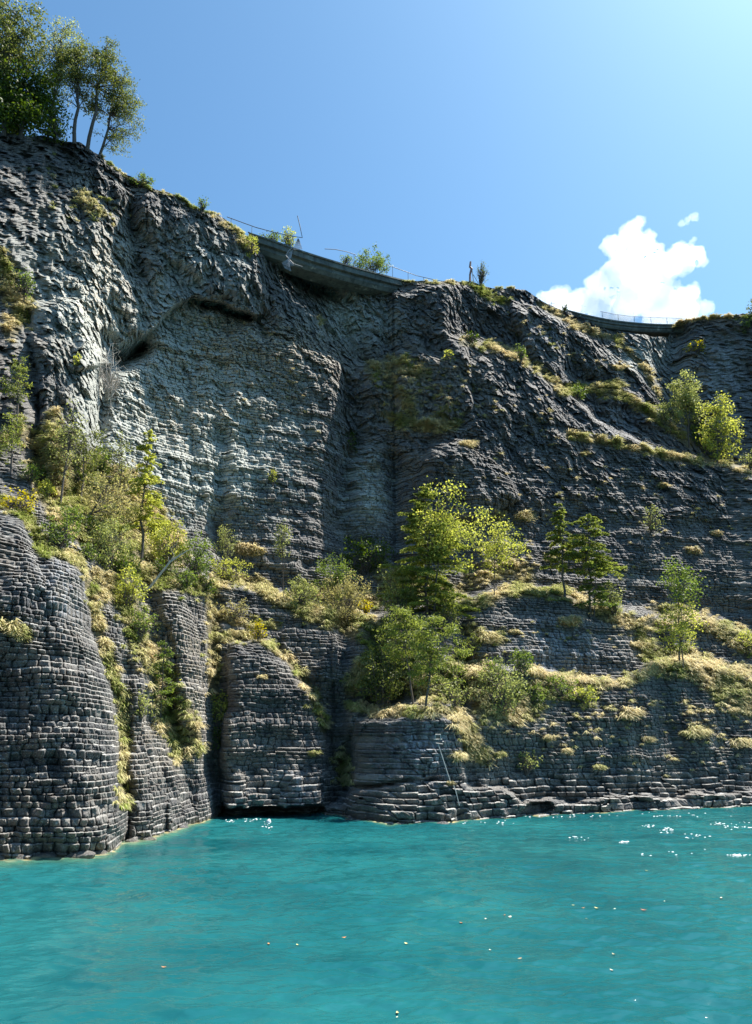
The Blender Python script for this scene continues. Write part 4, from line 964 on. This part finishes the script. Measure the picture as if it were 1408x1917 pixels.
def rod():
    Y = float(at(830, 1440)[1]) - 1.3; c = pt(820, 1392, Y); root = empty('steel_rod', c, 'thin steel rod slanting down the rock from a bracket to the water edge ledges', 'steel rod')
    m = MB(); m.tube([pt(820, 1392, Y) - c, pt(843, 1463, Y) - c], .03, 5); m.tube([pt(849, 1470, Y) - c, pt(853, 1480, Y) - c, pt(860, 1508, Y) - c], .028, 5); link('rod', m.mesh('rod'), STEEL, root)
    m = MB()
    for a, b in (((815,1375),(825,1375)),((815,1375),(815,1384)),((825,1375),(825,1384)),((812,1384),(828,1384)),((816,1391),(829,1393))): m.tube([pt(*a, Y) - c, pt(*b, Y) - c], .03, 4)
    link('bracket', m.mesh('bracket'), STEEL, root)
rod()

# ------------------------------------------------------------------ on the water
def wpt(px, py):
    ta, te = ray(px, py); Y = -H / te; x = ta * Y; return np.array([x, Y, wlevel(x, Y)])
def buoy():
    c = wpt(500, 1544); Y = c[1]; root = empty('buoy', c, 'small white float bobbing in front of the low dark water cave', 'buoy')
    m = MB(); th = np.linspace(0, math.pi, 9); m.tube([[0.02 * i, 0, -.14 + .30 * (1 - math.cos(t)) / 2 * 1.2] for i, t in enumerate(th)], np.maximum(.145 * np.sin(th), .01), 12)
    wh = metal('white_paint', (.82, .82, .80), .35); link('float', m.mesh('float', True), wh, root)
    m = MB(); m.tube([[0, 0, -.16], [0, 0, -.05]], [.17, .14], 12); link('collar', m.mesh('collar', True), wh, root)
buoy()
LEAFC = {'orange': metal('leaf_orange', (.75, .26, .07)), 'yellow': metal('leaf_pale_yellow', (.80, .62, .22)), 'cream': metal('leaf_cream', (.85, .78, .58)), 'red': metal('leaf_red', (.62, .14, .05)), 'brown': metal('leaf_brown', (.40, .30, .16))}
def wleaf(px, py, wpx, col, label):
    c = wpt(px, py); s_ = wpx * c[1] / 1440 * .5; c[2] += .012
    th = rng.uniform(0, 6.28); m = 10; t = np.linspace(0, 1, m); wd = np.sin(t ** .8 * math.pi) * .42 * s_ * (1 + .25 * np.cos(t * 19))
    x = (t - .5) * 2 * s_; zc = .35 * s_ * (2 * t - 1) ** 2
    P = []
    for i in range(m):
        P += [[x[i], -wd[i], zc[i] + wd[i] * .35], [x[i], 0, zc[i]], [x[i], wd[i], zc[i] + wd[i] * .35]]
    P = np.array(P); ca, sa = math.cos(th), math.sin(th); P[:, :2] = P[:, :2] @ np.array([[ca, sa], [-sa, ca]])
    q = []
    for i in range(m - 1):
        b = i * 3; q += [[b, b + 3, b + 4, b + 1], [b + 1, b + 4, b + 5, b + 2]]
    link('floating_leaf', make_mesh('floating_leaf', P, q, None, True), LEAFC[col], loc=c, label=label, category='leaf', group='dead leaves floating on the lake')
for a in [
 (1206,1711,11,'red','red orange leaf on the water, the most vivid one at right'), (1118,1712,9,'yellow','yellow leaf floating left of the red one'),
 (1151,1711,7,'cream','pale leaf between the yellow and the red leaf'), (1092,1707,7,'orange','orange leaf just left of the yellow leaf'),
 (1074,1704,6,'yellow','leftmost tiny leaf of the row ending at the red leaf'), (1351,1688,10,'cream','cream leaf alone near the right edge of the lake'),
 (955,1727,11,'cream','large cream leaf floating right of the middle'), (945,1722,5,'orange','speck of an orange leaf touching the large cream one'),
 (910,1730,6,'cream','small pale leaf left of the large cream leaf'), (864,1739,7,'orange','small orange leaf, last to the left of the large cream leaf'),
 (761,1779,9,'yellow','yellow orange leaf near the middle of the lake'), (644,1762,10,'orange','orange and white leaf left of the middle'),
 (557,1777,8,'yellow','right leaf of the small pair left of the middle'), (503,1778,8,'orange','left leaf of the small pair left of the middle'),
 (306,1821,10,'orange','orange leaf alone in the lower left of the lake'), (744,1903,10,'yellow','upright yellow leaf at the bottom edge of the photo'),
 (743,1914,6,'cream','speck of a leaf just under the upright yellow leaf'), (918,1786,6,'cream','small pale leaf low in the middle right water'),
 (973,1804,12,'brown','brown sunken leaf at the lower middle right'), (1146,1825,8,'cream','cream leaf at the lower right, lower of two'),
 (1150,1799,10,'brown','brownish leaf at the lower right, upper of two'), (1211,1635,6,'yellow','tiny leaf far out on the right water'),
 (1245,1695,5,'cream','tiny pale leaf right above the red leaf'), (1098,1726,5,'brown','tiny brown leaf under the row ending at the red leaf')]:
    wleaf(*a)
def foam_and_glints():  # white flecks: some spray, plus solid specks standing in for sun glints
    t = NT('foam_and_glints'); m_ = t.done(t.n('BsdfPrincipled', {'Base Color': (.85, .88, .88, 1), 'Roughness': .7}).outputs[0])
    V_ = []; Q_ = []; n_ = 0
    cl = [(1385,1551,26,5,34),(1345,1548,14,2,12),(1250,1558,10,3,20),(1215,1552,10,2,14),(1380,1605,22,3,24),(1080,1572,14,2,10),(1170,1580,8,2,8),(1300,1568,20,3,14),(470,1540,20,4,16),(500,1552,8,3,10),(430,1542,12,3,14),
          (1250,1530,100,6,30),(1050,1532,90,4,20),(900,1545,60,4,14),(1240,1600,120,14,8)]
    for cx, cy, sx_, sy_, k_ in cl:
        for i in range(k_):
            c = wpt(cx + rng.normal() * sx_ * .6, cy + rng.normal() * sy_ * .6)
            s_ = rng.uniform(.015, .036); c[2] += .015; kk = 6
            th = np.arange(kk) * 2 * math.pi / kk; rr = rng.uniform(.6, 1.3, kk)
            ring = c + np.stack([np.cos(th) * rr * s_ * 2.2, np.sin(th) * rr * s_ * 1.6, np.zeros(kk)], 1); topp = c + np.array([0, 0, s_ * .8])
            V_.append(np.vstack([ring, topp])); Q_ += [[n_ + j, n_ + (j + 1) % kk, n_ + (j + 2) % kk, n_ + kk] for j in (0, 2, 4)]; n_ += kk + 1
    link('foam_and_glints', make_mesh('foam_and_glints', np.concatenate(V_), Q_), m_, kind='stuff', label='white flecks on the ripples, spray mixed with modelled specks standing in for sun glints', category='foam_and_glints')
foam_and_glints()

# ------------------------------------------------------------------ cloud, far behind the cliff
def cloud():
    D = 2600.0
    t = NT('cloud'); m_ = t.done(t.n('MixShader', {0: .85, 1: t.n('BsdfDiffuse', {'Color': (.95, .95, .96, 1)}).outputs[0], 2: t.n('BsdfTranslucent', {'Color': (1, 1, 1, 1)}).outputs[0]}).outputs[0])
    vm = bpy.data.materials.new('cloud_vapour'); vm.use_nodes = True; vt = vm.node_tree; vt.nodes.clear()
    vo = vt.nodes.new('ShaderNodeOutputMaterial'); vv = vt.nodes.new('ShaderNodeVolumePrincipled'); vv.inputs['Color'].default_value = (1, 1, 1, 1); vv.inputs['Density'].default_value = .007; vv.inputs['Anisotropy'].default_value = .45
    vt.links.new(vv.outputs[0], vo.inputs[1])
    puffs = [(1022,562,18),(1045,560,26),(1085,572,34),(1130,572,36),(1180,560,40),(1235,572,40),(1285,578,30),(1322,578,15),(1118,538,26),(1150,520,36),(1165,490,30),(1150,462,22),(1180,440,26),(1192,418,16),(1205,470,30),
             (1200,510,40),(1240,505,34),(1272,488,30),(1300,478,22),(1316,488,12),(1212,445,16),(1232,540,34),(1290,550,20),(1270,470,16),(1300,452,9),(1288,412,8),(1300,405,7),(1278,418,5),(1060,580,30),(1240,600,40),(1150,605,40)]
    bm_v = MB(); c = pt(1190, 540, D)
    import bmesh
    bm = bmesh.new()
    for x, y, r_ in puffs:
        p = pt(x, y, D + rng.uniform(-60, 60)) - c; rr = r_ / 1440 * D * 1.08
        g = bmesh.ops.create_icosphere(bm, subdivisions=3, radius=rr); bmesh.ops.translate(bm, verts=g['verts'], vec=Vector(p))
        for k_ in range(5):
            d_ = unit(rng.normal(size=3)); g = bmesh.ops.create_icosphere(bm, subdivisions=2, radius=rr * rng.uniform(.28, .5)); bmesh.ops.translate(bm, verts=g['verts'], vec=Vector(p + d_ * rr * .85))
    me = bpy.data.meshes.new('cloud'); bm.to_mesh(me); bm.free()
    o = link('cloud', me, vm, loc=c, kind='structure', label='white sunlit cumulus cloud rising behind the right skyline')
    rm = o.modifiers.new('r', 'REMESH'); rm.mode = 'VOXEL'; rm.voxel_size = 4.5; rm.use_smooth_shade = True
    for i, (ns, st_) in enumerate(((70, 46), (26, 26), (10, 11))):
        tx = bpy.data.textures.new('puff%d' % i, 'CLOUDS'); tx.noise_scale = ns; tx.noise_depth = 3
        dm = o.modifiers.new('d', 'DISPLACE'); dm.texture = tx; dm.texture_coords = 'LOCAL'; dm.strength = st_; dm.mid_level = .5
cloud()


def boulders():
    import bmesh
    for i, px in enumerate([20, 62, 105, 150, 178, 205, 262, 290, 318, 345, 368, 660, 700, 745, 790, 830, 868]):
        c0 = float(at(px, 1450)[0] / at(px, 1450)[1]); ci = int(np.interp(c0, taC, np.arange(len(taC))))
        zi = int(np.argmax(FIN[:, ci, 2] > 0)); c = FIN[zi, ci].copy(); c[1] -= rng.uniform(.0, .25); c[2] = 0.02
        r_ = rng.uniform(.14, .38)
        bm = bmesh.new(); bmesh.ops.create_icosphere(bm, subdivisions=3, radius=r_)
        V_ = np.array([v_.co[:] for v_ in bm.verts]); d_ = unit(V_)
        for _ in range(9):
            n_ = unit(rng.normal(size=3)); h_ = rng.uniform(.55, .85) * r_; k_ = V_ @ n_; V_ = V_ - np.maximum(k_ - h_, 0)[:, None] * n_
        V_ *= np.array([1.5, 1.1, .7]) * rng.uniform(.8, 1.2, 3)
        for v_, q in zip(bm.verts, V_): v_.co = q
        me = bpy.data.meshes.new('boulder'); bm.to_mesh(me); bm.free()
        left = px < 500
        link('boulder', me, ROCK, loc=c, label='one of the small wave-washed boulders along the foot of the left bluff' if left else 'one of the small wave-washed boulders below the layered ledge at the centre', category='boulder', group='boulders at the foot of the left bluff' if left else 'boulders below the central ledge')
boulders()
